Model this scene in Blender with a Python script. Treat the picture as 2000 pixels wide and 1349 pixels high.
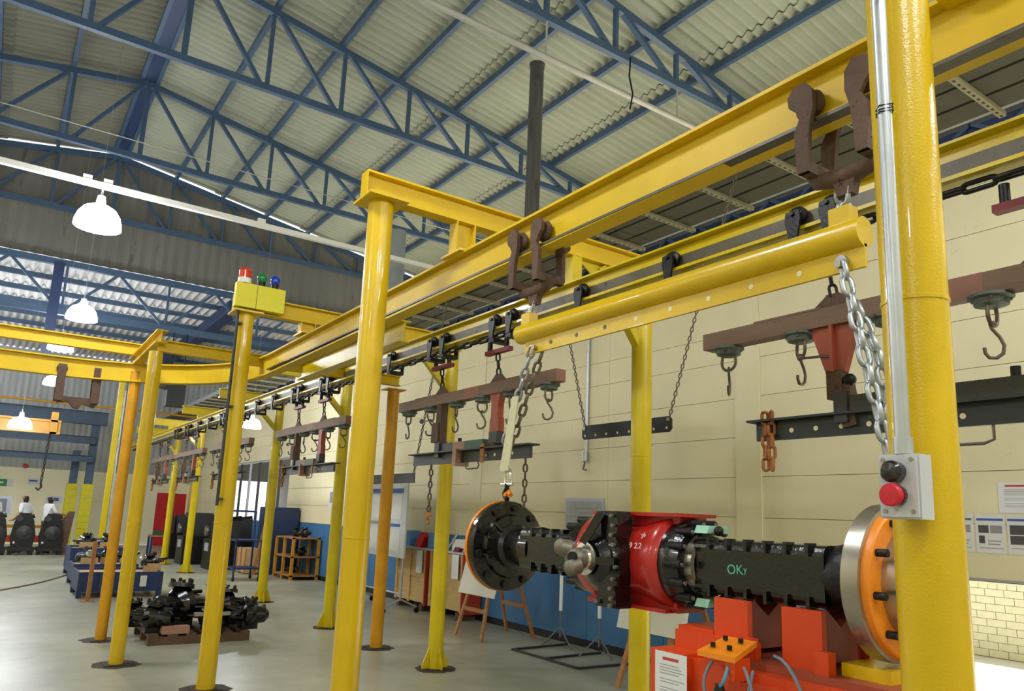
import bpy, bmesh, math, random
from mathutils import Vector, Matrix
random.seed(7)
for o in list(bpy.data.objects): bpy.data.objects.remove(o, do_unlink=True)
SC = bpy.context.scene
COL = SC.collection
PI = math.pi
# ------------------------------------------------------------------ camera
YAW, PITCH, ROLL, FPX = 0.60064302, 0.183935819, 0.0406814824, 1455.6127
cam = bpy.data.cameras.new('camera'); camo = bpy.data.objects.new('camera', cam); COL.objects.link(camo)
fw = Vector((math.sin(YAW)*math.cos(PITCH), math.cos(YAW)*math.cos(PITCH), math.sin(PITCH)))
r0 = Vector((math.cos(YAW), -math.sin(YAW), 0)); u0 = r0.cross(fw)
rr = r0*math.cos(ROLL) + u0*math.sin(ROLL); uu = -r0*math.sin(ROLL) + u0*math.cos(ROLL)
camo.matrix_world = Matrix(((rr.x, uu.x, -fw.x, 0), (rr.y, uu.y, -fw.y, 0), (rr.z, uu.z, -fw.z, 1.6), (0, 0, 0, 1)))
cam.sensor_width = 36; cam.lens = FPX/2000*36; cam.shift_y = 64.95/2000; cam.clip_end = 300; cam.clip_start = 0.05
SC.camera = camo
# ------------------------------------------------------------------ world, sun, exposure
w = bpy.data.worlds.new('world'); SC.world = w; w.use_nodes = True
bg = w.node_tree.nodes['Background']; bg.inputs[0].default_value = (0.93, 0.97, 1.0, 1); bg.inputs[1].default_value = 1.6
sun = bpy.data.lights.new('sun', 'SUN'); sun.energy = 12.0; sun.angle = 0.02; sun.color = (1, .97, .9)
suno = bpy.data.objects.new('sun', sun); COL.objects.link(suno)
suno.rotation_euler = Vector((-0.5, 0.25, -0.8)).to_track_quat('-Z', 'Y').to_euler(); suno.location = (30, -10, 40)
SC.view_settings.view_transform = 'Standard'; SC.view_settings.look = 'None'
SC.view_settings.exposure = -0.18; SC.view_settings.gamma = 1; SC.view_settings.use_curve_mapping = False
LAMP_STRENGTH = 115.0
# ------------------------------------------------------------------ materials
def lin(c):
    return tuple(((x/255)/12.92 if x/255 <= .04045 else ((x/255+.055)/1.055)**2.4) for x in c)
MATS = {}
def M(name, rgb, rough=.5, metal=0, var=.08, scale=5, wear=None, wear_at=.68, wscale=9, bump=0, bscale=60, coat=0, stretch=None, rvar=0):
    m = bpy.data.materials.new(name); m.use_nodes = True; nt = m.node_tree; N = nt.nodes; L = nt.links
    b = N['Principled BSDF']; c = lin(rgb)
    b.inputs['Roughness'].default_value = rough; b.inputs['Metallic'].default_value = metal; b.inputs['Coat Weight'].default_value = coat
    tc = N.new('ShaderNodeTexCoord'); src = tc.outputs['Object']
    if stretch:
        mp = N.new('ShaderNodeMapping'); mp.inputs['Scale'].default_value = stretch; L.new(src, mp.inputs[0]); src = mp.outputs[0]
    n = N.new('ShaderNodeTexNoise'); n.inputs['Scale'].default_value = scale; n.inputs['Detail'].default_value = 5; L.new(src, n.inputs['Vector'])
    r = N.new('ShaderNodeValToRGB'); r.color_ramp.elements[0].position = .3; r.color_ramp.elements[1].position = .7
    r.color_ramp.elements[0].color = (*[x*(1-var) for x in c], 1); r.color_ramp.elements[1].color = (*[min(1, x*(1+var)) for x in c], 1)
    L.new(n.outputs['Fac'], r.inputs[0]); out = r.outputs[0]
    if wear:
        n2 = N.new('ShaderNodeTexNoise'); n2.inputs['Scale'].default_value = wscale; n2.inputs['Detail'].default_value = 8; n2.inputs['Roughness'].default_value = .7
        L.new(src, n2.inputs['Vector'])
        r2 = N.new('ShaderNodeValToRGB'); r2.color_ramp.elements[0].position = wear_at; r2.color_ramp.elements[1].position = wear_at+.05
        r2.color_ramp.elements[0].color = (0, 0, 0, 1); r2.color_ramp.elements[1].color = (1, 1, 1, 1)
        L.new(n2.outputs['Fac'], r2.inputs[0])
        mx = N.new('ShaderNodeMixRGB'); L.new(r2.outputs[0], mx.inputs[0]); L.new(out, mx.inputs[1]); mx.inputs[2].default_value = (*lin(wear), 1); out = mx.outputs[0]
    L.new(out, b.inputs['Base Color'])
    if rvar:
        mr = N.new('ShaderNodeMapRange'); mr.inputs[3].default_value = max(0.02, rough-rvar); mr.inputs[4].default_value = rough+rvar
        L.new(n.outputs['Fac'], mr.inputs[0]); L.new(mr.outputs[0], b.inputs['Roughness'])
    if bump:
        n3 = N.new('ShaderNodeTexNoise'); n3.inputs['Scale'].default_value = bscale; n3.inputs['Detail'].default_value = 3; L.new(src, n3.inputs['Vector'])
        bp = N.new('ShaderNodeBump'); bp.inputs['Strength'].default_value = bump; bp.inputs['Distance'].default_value = .01
        L.new(n3.outputs['Fac'], bp.inputs['Height']); L.new(bp.outputs[0], b.inputs['Normal'])
    MATS[name] = m
    return m
def ME(name, rgb, strength):
    m = bpy.data.materials.new(name); m.use_nodes = True; b = m.node_tree.nodes['Principled BSDF']
    b.inputs['Base Color'].default_value = (*lin(rgb), 1); b.inputs['Emission Color'].default_value = (*lin(rgb), 1); b.inputs['Emission Strength'].default_value = strength
    MATS[name] = m; return m
M('gold', (216, 180, 0), .26, 0, .07, 4, (130, 96, 10), .74, 14, .12, 160, coat=.3)
M('gold_beam', (212, 177, 0), .55, 0, .07, 4, (130, 96, 10), .74, 14)
M('lemon', (206, 182, 0), .3, 0, .08, 4, (110, 90, 20), .74, 12, .12, 160, coat=.12)
M('orange_yellow', (206, 146, 6), .38, 0, .1, 5, (110, 70, 20), .7, 10)
M('rail_worn', (92, 86, 70), .45, .2, .15, 8, (60, 55, 45), .6)
M('blue_steel', (60, 82, 108), .45, 0, .12, 2, (40, 60, 90), .7, 6)
M('navy', (36, 52, 88), .45, 0, .12, 4)
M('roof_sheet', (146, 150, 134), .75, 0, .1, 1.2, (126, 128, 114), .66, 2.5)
M('roof_sheet_shaded', (106, 106, 92), .75, 0, .12, 1.2, (92, 92, 80), .64, 2.5)  # same roof sheet, darkened to paint in the dimmer left slope
M('cladding', (108, 107, 100), .7, 0, .12, 1.5, (88, 84, 76), .62, 3, stretch=(1, 1, .25))
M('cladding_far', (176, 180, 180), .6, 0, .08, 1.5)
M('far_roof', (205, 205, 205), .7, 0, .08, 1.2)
M('cream', (232, 222, 184), .8, 0, .04, 1.3, (216, 207, 168), .66, 2.2, .08, 90)
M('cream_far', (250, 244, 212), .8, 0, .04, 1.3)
M('joint', (176, 166, 132), .9)
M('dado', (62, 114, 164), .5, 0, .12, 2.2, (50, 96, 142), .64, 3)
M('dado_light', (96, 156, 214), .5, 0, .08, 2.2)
M('black_base', (16, 16, 18), .6)
M('black_paint', (13, 13, 14), .2, 0, .3, 9, (44, 42, 40), .76, 20, .2, 70, coat=.4)
M('black_iron', (24, 23, 23), .42, .3, .25, 12, (70, 58, 48), .7, 18, .25, 60)
M('dark_grey', (52, 52, 54), .5, 0, .15, 6)
M('bar_grey', (40, 44, 54), .45, 0, .15, 6, (96, 96, 98), .72, 14)
M('rust', (90, 68, 54), .75, .1, .2, 14, (64, 46, 38), .6, 20, .3, 70)
M('brown_bar', (116, 92, 72), .65, 0, .12, 6, (92, 72, 56), .6, 9, .1, 50, stretch=(3, .5, 3))
M('patch', (134, 92, 74), .6, 0, .1, 8)
M('red_paint', (158, 74, 50), .5, 0, .14, 8, (104, 60, 48), .62, 14)
M('dark_red', (120, 34, 40), .5, 0, .15, 8)
M('axle_red', (176, 34, 30), .28, 0, .12, 5, (120, 20, 20), .66, 8, .1, 60, coat=.3)
M('orange', (216, 70, 18), .42, 0, .1, 5, (168, 54, 22), .68, 10)
M('orange_ring', (240, 140, 20), .4, 0, .08, 6, (170, 90, 30), .72, 14)
M('rust_orange', (164, 104, 50), .7, 0, .2, 20, (110, 60, 30), .6, 20)
M('steel', (170, 164, 150), .3, .85, .15, 9, rvar=.1)
M('chrome', (220, 220, 216), .16, .95, .06, 6)
M('zinc', (176, 182, 186), .36, .75, .12, 14, (150, 156, 160), .6)
M('galv', (190, 196, 200), .38, .6, .1, 9, (150, 155, 160), .62, 16)
M('hook_steel', (110, 104, 88), .45, .6, .15, 12)
M('swivel', (96, 104, 98), .55, .3, .2, 16, (60, 62, 60), .58, 24, .3, 90)
M('green_paint', (46, 92, 72), .5, 0, .15, 6, (30, 40, 38), .55, 5)
M('green_black', (30, 38, 36), .45, 0, .25, 5, (54, 84, 70), .66, 5)
M('pink_brown', (162, 120, 98), .6, 0, .1, 6)
M('tray', (100, 100, 94), .6, .2, .12, 3)
M('strut', (186, 182, 158), .5, .3, .08, 8)
M('conduit_grey', (170, 168, 158), .5, .2, .08, 6)
M('duct_dark', (96, 94, 90), .4, .5, .25, 4, (60, 58, 56), .6, 6, stretch=(4, 4, .6))
M('duct_grey', (140, 148, 146), .45, .3, .1, 4)
M('box_grey', (196, 198, 202), .45, 0, .05, 6)
M('btn_black', (14, 14, 16), .2, coat=.6)
M('btn_red', (206, 28, 48), .4)
M('white', (236, 236, 232), .5, 0, .03)
M('paper', (226, 226, 226), .6, 0, .03)
M('print_grey', (150, 150, 156), .7)
M('print_dark', (84, 80, 84), .7)
M('print_blue', (70, 100, 176), .7)
M('print_red', (196, 70, 56), .7)
M('print_green', (90, 130, 100), .7)
M('whiteboard', (206, 212, 214), .35, 0, .04)
M('frame_grey', (178, 182, 196), .4, .2, .05)
M('poster', (168, 170, 176), .4, 0, .12, 14)
M('pine', (196, 164, 108), .65, 0, .12, 3, (168, 132, 80), .62, 6, stretch=(1, 1, 6))
M('oak', (170, 116, 66), .6, 0, .12, 5, stretch=(1, 1, 5))
M('crate_red', (176, 56, 32), .6)
M('pallet_wood', (92, 68, 52), .75, 0, .2, 6, (70, 52, 42), .6)
M('card', (188, 156, 112), .7)
M('blue_bin', (30, 50, 98), .5, 0, .15, 5, (24, 36, 70), .62, 8)
M('easel_board', (226, 224, 212), .6, 0, .03)
M('beacon_red', (226, 52, 20), .15, 0, .1, 20, coat=.6)
M('beacon_green', (10, 130, 70), .12, 0, .2, 20, coat=.6)
M('beacon_blue', (20, 60, 190), .12, 0, .2, 20, coat=.6)
M('sign_yellow', (224, 214, 12), .4, 0, .03)
M('sling', (208, 204, 168), .7, 0, .08, 30)
M('chalk_green', (90, 190, 150), .8)
M('chalk_white', (226, 214, 206), .8)
M('skin', (186, 138, 110), .6)
M('shirt', (236, 236, 240), .8)
M('trousers', (50, 54, 66), .8)
M('hair', (30, 22, 20), .6)
M('door_red', (206, 24, 34), .4)
M('yellow_block', (216, 206, 30), .6, 0, .1, 5)
M('sign_green', (20, 140, 80), .5)
M('monitor', (110, 116, 120), .3)
M('hose', (110, 118, 130), .45)
M('hose_blue', (70, 140, 170), .4)
M('outdoor_brick', (226, 226, 204), .85, 0, .06, 8)
M('outdoor_ground', (226, 222, 204), .9, 0, .06, 2)
M('mint', (170, 220, 196), .35, .2, .1, 10)
M('dirt', (62, 50, 40), .8, 0, .3, 12)
M('yoke_steel', (122, 116, 102), .45, .5, .15, 9)
M('tan_cable', (150, 130, 100), .6)
ME('lamp_glow', (244, 248, 255), LAMP_STRENGTH)
def floor_mat():
    m = bpy.data.materials.new('floor_concrete'); m.use_nodes = True; nt = m.node_tree; N = nt.nodes; L = nt.links; b = N['Principled BSDF']
    tc = N.new('ShaderNodeTexCoord')
    n1 = N.new('ShaderNodeTexNoise'); n1.inputs['Scale'].default_value = .55; n1.inputs['Detail'].default_value = 8; n1.inputs['Roughness'].default_value = .65
    L.new(tc.outputs['Object'], n1.inputs['Vector'])
    r = N.new('ShaderNodeValToRGB'); e = r.color_ramp.elements; e[0].position = .3; e[1].position = .68
    e[0].color = (*lin((132, 133, 114)), 1); e[1].color = (*lin((186, 185, 164)), 1); L.new(n1.outputs['Fac'], r.inputs[0])
    n2 = N.new('ShaderNodeTexNoise'); n2.inputs['Scale'].default_value = 1.7; n2.inputs['Detail'].default_value = 10; n2.inputs['Roughness'].default_value = .75
    L.new(tc.outputs['Object'], n2.inputs['Vector'])
    r2 = N.new('ShaderNodeValToRGB'); e = r2.color_ramp.elements; e[0].position = .60; e[1].position = .74; e[0].color = (0, 0, 0, 1); e[1].color = (.6, .6, .6, 1)
    L.new(n2.outputs['Fac'], r2.inputs[0])
    mx = N.new('ShaderNodeMixRGB'); L.new(r2.outputs[0], mx.inputs[0]); L.new(r.outputs[0], mx.inputs[1]); mx.inputs[2].default_value = (*lin((92, 86, 70)), 1)
    L.new(mx.outputs[0], b.inputs['Base Color'])
    mr = N.new('ShaderNodeMapRange'); mr.inputs[3].default_value = .2; mr.inputs[4].default_value = .46; L.new(n2.outputs['Fac'], mr.inputs[0]); L.new(mr.outputs[0], b.inputs['Roughness'])
    b.inputs['Specular IOR Level'].default_value = .42
    MATS['floor'] = m
floor_mat()
# ------------------------------------------------------------------ mesh builder
def V(*a): return Vector(a[0]) if len(a) == 1 else Vector(a)
def frame(d):
    d = V(d).normalized(); a = Vector((0, 0, 1)) if abs(d.z) < .95 else Vector((1, 0, 0))
    u = a.cross(d).normalized(); return u, d.cross(u)
class MB:
    def __init__(s): s.v = []; s.f = []; s.sm = []
    def add(s, vs, fs, smooth=False):
        o = len(s.v); s.v += [V(x) for x in vs]; s.f += [tuple(i+o for i in f) for f in fs]; s.sm += [smooth]*len(fs); return s
    def box(s, x0, x1, y0, y1, z0, z1):
        return s.add([(x0, y0, z0), (x1, y0, z0), (x1, y1, z0), (x0, y1, z0), (x0, y0, z1), (x1, y0, z1), (x1, y1, z1), (x0, y1, z1)],
                     [(3, 2, 1, 0), (4, 5, 6, 7), (0, 1, 5, 4), (1, 2, 6, 5), (2, 3, 7, 6), (3, 0, 4, 7)])
    def cbox(s, c, sx, sy, sz): return s.box(c[0]-sx/2, c[0]+sx/2, c[1]-sy/2, c[1]+sy/2, c[2]-sz/2, c[2]+sz/2)
    def bar(s, p, q, wd, ht, up=None):           # rectangular bar between two points
        p = V(p); q = V(q); d = (q-p).normalized()
        upv = V(up) if up else (Vector((0, 0, 1)) if abs(d.z) < .95 else Vector((0, 1, 0)))
        a = d.cross(upv).normalized()*wd/2; b = a.cross(d).normalized()*ht/2
        return s.add([p-a-b, p+a-b, p+a+b, p-a+b, q-a-b, q+a-b, q+a+b, q-a+b],
                     [(3, 2, 1, 0), (4, 5, 6, 7), (0, 1, 5, 4), (1, 2, 6, 5), (2, 3, 7, 6), (3, 0, 4, 7)])
    def cyl(s, p, q, r, r1=None, n=16, caps=True):
        p = V(p); q = V(q); r1 = r if r1 is None else r1; u, v = frame(q-p)
        A = [p+(u*math.cos(2*PI*i/n)+v*math.sin(2*PI*i/n))*r for i in range(n)]
        B = [q+(u*math.cos(2*PI*i/n)+v*math.sin(2*PI*i/n))*r1 for i in range(n)]
        s.add(A+B, [(i, (i+1) % n, n+(i+1) % n, n+i) for i in range(n)], True)
        if caps:
            s.add(A, [tuple(range(n-1, -1, -1))]); s.add(B, [tuple(range(n))])
        return s
    def tube(s, pts, r, n=8, closed=False):
        pts = [V(p) for p in pts]; m = len(pts); ring = []; pu = None
        for i in range(m):
            a = pts[(i-1) % m] if (closed or i > 0) else pts[i]; b = pts[(i+1) % m] if (closed or i < m-1) else pts[i]
            d = (b-a).normalized()
            if pu is None: u, v = frame(d)
            else:
                u = (pu-d*pu.dot(d)); u = u.normalized() if u.length > 1e-6 else frame(d)[0]; v = d.cross(u)
            pu = u
            ring += [pts[i]+(u*math.cos(2*PI*k/n)+v*math.sin(2*PI*k/n))*r for k in range(n)]
        fs = []
        for i in range(m if closed else m-1):
            j = (i+1) % m
            for k in range(n): fs.append((i*n+k, i*n+(k+1) % n, j*n+(k+1) % n, j*n+k))
        s.add(ring, fs, True)
        if not closed: s.add(ring[:n], [tuple(range(n-1, -1, -1))]); s.add(ring[-n:], [tuple(range(n))])
        return s
    def lathe(s, prof, o, ax, n=24, sharp=True):
        o = V(o); ax = V(ax).normalized(); u, v = frame(ax)
        def ring(r, h): return [o+ax*h+(u*math.cos(2*PI*i/n)+v*math.sin(2*PI*i/n))*max(r, 1e-4) for i in range(n)]
        if sharp:
            for (ra, ha), (rb, hb) in zip(prof[:-1], prof[1:]):
                s.add(ring(ra, ha)+ring(rb, hb), [(i, (i+1) % n, n+(i+1) % n, n+i) for i in range(n)], True)
        else:
            vs = []
            for r, h in prof: vs += ring(r, h)
            s.add(vs, [(k*n+i, k*n+(i+1) % n, (k+1)*n+(i+1) % n, (k+1)*n+i) for k in range(len(prof)-1) for i in range(n)], True)
        return s
    def sphere(s, c, r, n=14, m=8, sc=(1, 1, 1), z0=-1, z1=1):
        c = V(c); prof = []
        a0 = math.asin(z0); a1 = math.asin(z1)
        vs = []
        for k in range(m+1):
            a = a0+(a1-a0)*k/m
            for i in range(n): vs.append(c+Vector((math.cos(a)*math.cos(2*PI*i/n)*sc[0], math.cos(a)*math.sin(2*PI*i/n)*sc[1], math.sin(a)*sc[2]))*r)
        return s.add(vs, [(k*n+i, k*n+(i+1) % n, (k+1)*n+(i+1) % n, (k+1)*n+i) for k in range(m) for i in range(n)], True)
    def prism(s, poly, o, u, v, wv):             # polygon in frame (o,u,v) extruded along wv
        o = V(o); u = V(u); v = V(v); wv = V(wv); n = len(poly)
        A = [o+u*a+v*b for a, b in poly]; B = [p+wv for p in A]
        return s.add(A+B, [tuple(range(n-1, -1, -1)), tuple(range(n, 2*n))]+[(i, (i+1) % n, n+(i+1) % n, n+i) for i in range(n)])
    def ibeam(s, p, q, h, wd, tw=.01, tf=.014):  # top centre line p->q
        p = V(p); q = V(q); up = Vector((0, 0, 1))
        s.bar(p-up*tf/2, q-up*tf/2, wd, tf); s.bar(p-up*(h-tf/2), q-up*(h-tf/2), wd, tf); s.bar(p-up*h/2, q-up*h/2, tw, h-2*tf+.002); return s
    def sweep_i(s, pts, h, wd, tw=.01, tf=.014): # I section swept along plan path (top line)
        prof = [(-wd/2, 0), (wd/2, 0), (wd/2, -tf), (tw/2, -tf), (tw/2, -h+tf), (wd/2, -h+tf), (wd/2, -h), (-wd/2, -h), (-wd/2, -h+tf), (-tw/2, -h+tf), (-tw/2, -tf), (-wd/2, -tf)]
        pts = [V(p) for p in pts]; vs = []; k = len(prof)
        for i, p in enumerate(pts):
            d = (pts[min(i+1, len(pts)-1)]-pts[max(i-1, 0)]).normalized(); a = d.cross(Vector((0, 0, 1))).normalized()
            vs += [p+a*x+Vector((0, 0, z)) for x, z in prof]
        fs = [(i*k+j, i*k+(j+1) % k, (i+1)*k+(j+1) % k, (i+1)*k+j) for i in range(len(pts)-1) for j in range(k)]
        fs += [tuple(range(k-1, -1, -1)), tuple((len(pts)-1)*k+j for j in range(k))]
        return s.add(vs, fs)
    def oval(s, c, d, side, L, W, r, n=6, seg=5): # chain link: centre, long axis, width axis
        c = V(c); d = V(d).normalized(); side = V(side).normalized(); R = W/2-r; h = L/2-r-R; pts = []
        for i in range(seg+1): a = -PI/2+PI*i/seg; pts.append(c+d*(h+R*math.cos(a))+side*R*math.sin(a))
        for i in range(seg+1): a = PI/2+PI*i/seg; pts.append(c+d*(-h+R*math.cos(a))+side*R*math.sin(a))
        return s.tube(pts, r, n, True)
    def mesh(s, name, off=Vector((0, 0, 0))):
        me = bpy.data.meshes.new(name); me.from_pydata([tuple(x-off) for x in s.v], [], s.f)
        me.polygons.foreach_set('use_smooth', s.sm)
        bm = bmesh.new(); bm.from_mesh(me); bmesh.ops.recalc_face_normals(bm, faces=bm.faces); bm.to_mesh(me); bm.free()
        return me
    def build(s, name, mat, parent=None, loc=None):
        off = V(loc) if loc else Vector((0, 0, 0)); p = parent
        base = Vector((0, 0, 0))
        while p is not None: base += p.location; p = p.parent
        o = bpy.data.objects.new(name, s.mesh(name, base+off if loc is None else off))
        o.data.materials.append(MATS[mat]); COL.objects.link(o); o.parent = parent
        if loc: o.location = off-base
        return o
def tag(o, label, cat, group=None, kind=None):
    o['label'] = label; o['category'] = cat
    if group: o['group'] = group
    if kind: o['kind'] = kind
    return o
def thing(name, label, cat, loc=(0, 0, 0), group=None):
    o = bpy.data.objects.new(name, None); COL.objects.link(o); o.location = loc; o.empty_display_size = .1
    return tag(o, label, cat, group)
def struct(o): o['kind'] = 'structure'; return o
def estruct(name, loc=(0, 0, 0)):
    o = bpy.data.objects.new(name, None); COL.objects.link(o); o.location = loc; o['kind'] = 'structure'; return o
def copy_tree(o, parent=None):
    c = o.copy(); COL.objects.link(c); c.parent = parent
    for ch in list(o.children): copy_tree(ch, c)
    return c
def inst(me, name, parent, mw):                   # share mesh data; mw world matrix
    o = bpy.data.objects.new(name, me); COL.objects.link(o)
    base = Vector((0, 0, 0)); p = parent
    while p is not None: base += p.location; p = p.parent
    o.parent = parent; o.matrix_local = Matrix.Translation(-base) @ mw
    return o
LINKS = {}
def link_mesh(L, W, r, mat, n=6, seg=4):
    k = (round(L, 4), round(W, 4), round(r, 4), mat)
    if k not in LINKS:
        me = MB().oval((0, 0, 0), (0, 0, 1), (1, 0, 0), L, W, r, n, seg).mesh('link'); me.materials.append(MATS[mat]); LINKS[k] = me
    return LINKS[k]
def chain(parent, pts, L, W, r, mat, name='link', start=0):
    pts = [V(p) for p in pts]; pitch = L-2*r-.001; me = link_mesh(L, W, r, mat)
    seg = [(b-a).length for a, b in zip(pts[:-1], pts[1:])]; tot = sum(seg); n = max(1, int(round(tot/pitch)))
    for i in range(n):
        t = (i+.5)/n*tot; k = 0
        while k < len(seg)-1 and t > seg[k]: t -= seg[k]; k += 1
        d = (pts[k+1]-pts[k]).normalized(); c = pts[k]+d*t
        u, v = frame(d)
        if (i+start) % 2: u, v = v, -u
        u2 = u*math.cos(.6)+v*math.sin(.6); v2 = d.cross(u2)
        m = Matrix(((u2.x, v2.x, d.x, c.x), (u2.y, v2.y, d.y, c.y), (u2.z, v2.z, d.z, c.z), (0, 0, 0, 1)))
        inst(me, name, parent, m)
def text_mesh(txt, size, mat, name, parent, o, u, v, depth=.0008):
    cu = bpy.data.curves.new('txt', 'FONT'); cu.body = txt; cu.size = size; cu.extrude = depth
    t = bpy.data.objects.new('txt', cu); COL.objects.link(t)
    dg = bpy.context.evaluated_depsgraph_get(); me = bpy.data.meshes.new_from_object(t.evaluated_get(dg))
    bpy.data.objects.remove(t); me.materials.clear(); me.materials.append(MATS[mat])
    u = V(u).normalized(); v = V(v).normalized(); wv = u.cross(v); o = V(o)
    return inst(me, name, parent, Matrix(((u.x, v.x, wv.x, o.x), (u.y, v.y, wv.y, o.y), (u.z, v.z, wv.z, o.z), (0, 0, 0, 1))))
def curve_pts(a, b, c, n=8):                      # quadratic bezier
    a, b, c = V(a), V(b), V(c); return [a*(1-t)**2+b*2*t*(1-t)+c*t*t for t in [i/n for i in range(n+1)]]
# ================================================================== STRUCTURE
struct(MB().box(-7, 6.6, -6, 32, -.1, 0).build('floor', 'floor'))
o = MB().box(6.6, 16, -8, 40, -.12, -.005).build('courtyard_ground', 'outdoor_ground'); struct(o)
# ---- right partition wall: backing with hatch and window openings, planks as panels
HY0, HY1, HZ = 0.0, 3.4, 1.27
WY0, WY1, WZ0, WZ1 = 19.9, 25.8, 1.2, 2.97
bk = MB()
for y0, y1, z0, z1 in ((-6, HY0, 0, 4.9), (HY0, HY1, HZ, 4.9), (HY1, WY0, 0, 4.9), (WY0, WY1, 0, WZ0), (WY0, WY1, WZ1, 4.9), (WY1, 32, 0, 4.9)):
    bk.box(6.58, 6.72, y0, y1, z0, z1)
wall_right = struct(bk.build('wall_right', 'joint'))
PIL = [-.35, 5.07, 10.48, 15.9, 21.3, 26.7]
seams = [1.275, 1.70, 2.12, 2.545, 2.97, 3.39, 3.70, 4.12, 4.54, 4.9]
for yp in PIL:
    MB().box(6.535, 6.6, yp-.16, yp+.16, 1.275 if yp < 16 else 0, 4.9).build('pilaster', 'cream', wall_right)
edges = PIL+[32]
for a, b in zip(edges[:-1], edges[1:]):
    y0, y1 = a+.16, b-(.16 if b < 32 else 0)
    mid = [y0, (y0+y1)/2-.5, y1] if a == 5.07 else [y0, y1]
    for p, q in zip(mid[:-1], mid[1:]):
        for z0, z1 in zip(seams[:-1], seams[1:]):
            if p < WY1 and q > WY0 and z0 < WZ1-.05:
                for pp, qq in ((p, WY0), (WY1, q)):
                    if qq-pp > .1: MB().box(6.55, 6.59, pp+.004, qq-.004, z0+.004, z1-.004).build('panel', 'cream', wall_right)
                continue
            MB().box(6.55, 6.59, p+.002, q-.002, z0+.0025, z1-.0025).build('panel', 'cream', wall_right)
# dado boards
dy = [HY1, 4.95]+[4.95+1.35*i for i in range(1, 21)]
for a, b in zip(dy[:-1], dy[1:]):
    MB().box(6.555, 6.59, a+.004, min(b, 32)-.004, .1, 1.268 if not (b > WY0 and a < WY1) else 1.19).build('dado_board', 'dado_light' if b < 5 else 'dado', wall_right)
struct(MB().box(6.565, 6.585, HY1, 32, 0, .1).build('baseboard_right', 'black_base'))
# window in partition
win = estruct('window_1', (6.6, 22.8, WZ0))
MB().box(6.56, 6.66, WY0, WY1, WZ0-.04, WZ0+.02).build('window_sill', 'frame_grey', win)
MB().box(6.56, 6.66, WY0, WY1, WZ1-.04, WZ1).build('window_head', 'frame_grey', win)
for k in range(7):
    y = WY0+(WY1-WY0)*k/6; MB().box(6.58, 6.64, y-.03, y+.03, WZ0, WZ1).build('mullion', 'dark_grey' if k % 2 else 'frame_grey', win)
# hatch frame and outdoor low wall
ht = estruct('trim_1', (6.6, 1.7, 0))
MB().box(6.56, 6.73, HY0, HY1, HZ-.012, HZ+.012).build('lintel', 'frame_grey', ht)
MB().box(6.56, 6.73, HY1-.02, HY1, 0, HZ).build('jamb', 'frame_grey', ht)
bw = struct(MB().box(11.5, 11.62, 1.5, 8.5, 0, .97).build('wall_courtyard', 'print_grey'))
bme = MB().box(-.02, .02, -.116, .116, -.047, .047).mesh('brick'); bme.materials.append(MATS['outdoor_brick'])
bmh = MB().box(-.02, .02, -.056, .056, -.047, .047).mesh('brick'); bmh.materials.append(MATS['outdoor_brick'])
for r in range(9):
    for k in range(22):
        y = 3.2+k*.24+(.12 if r % 2 else 0)
        if y < 7.4: inst(bme, 'brick', bw, Matrix.Translation((11.5, y, .05+.1*r)))
for k in range(40):
    inst(bmh, 'brick', bw, Matrix.Translation((11.5, 3.1+k*.12, .95)))
tag(MB().tube([(11.45, 1.5, 1.0), (11.45, 8.5, 1.0)], .008, 6).build('courtyard_rail', 'dark_grey'), 'thin dark rail along the top of the low brick wall outside', 'rail')
# ---- far, left and back walls
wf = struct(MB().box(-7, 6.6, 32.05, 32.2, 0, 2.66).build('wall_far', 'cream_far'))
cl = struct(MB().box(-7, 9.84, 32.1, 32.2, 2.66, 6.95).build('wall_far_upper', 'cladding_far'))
def corr(width, length, pitch, amp, per=6, sharp=0):
    """corrugated sheet: waves along x (width), length along y, z up"""
    n = int(round(width/pitch))*per; vs = []
    for i in range(n+1):
        x = width*i/n-width/2; ph = 2*PI*x/pitch; z = math.sin(ph)
        if sharp: z = max(-1, min(1, z*1.8))
        vs += [(x, -length/2, amp*z), (x, length/2, amp*z)]
    b = MB(); b.add(vs, [(2*i, 2*i+2, 2*i+3, 2*i+1) for i in range(n)], True); return b
cs = corr(1.2, 4.29, .2, .02, 4, 1).mesh('cladding_sheet'); cs.materials.append(MATS['cladding_far'])
for k in range(14):
    inst(cs, 'cladding_sheet', cl, Matrix.Translation((-6.4+1.2*k, 32.07, 4.805)) @ Matrix.Rotation(PI/2, 4, 'X'))
struct(MB().box(-7.2, -7, -6, 32, 0, 8.4).build('wall_left', 'cream'))
struct(MB().box(-7.2, 10, -6.2, -6, 0, 9.9).build('wall_back', 'cream'))
struct(MB().box(9.85, 9.95, -6, 19.3, 6.2, 8.5).build('eave_sky_screen', 'cladding'))  # added valance that hides the sky and lets daylight in below
struct(MB().box(9.85, 9.95, 19.3, 32, 0, 7.0).build('wall_right_far', 'cladding_far'))
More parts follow.
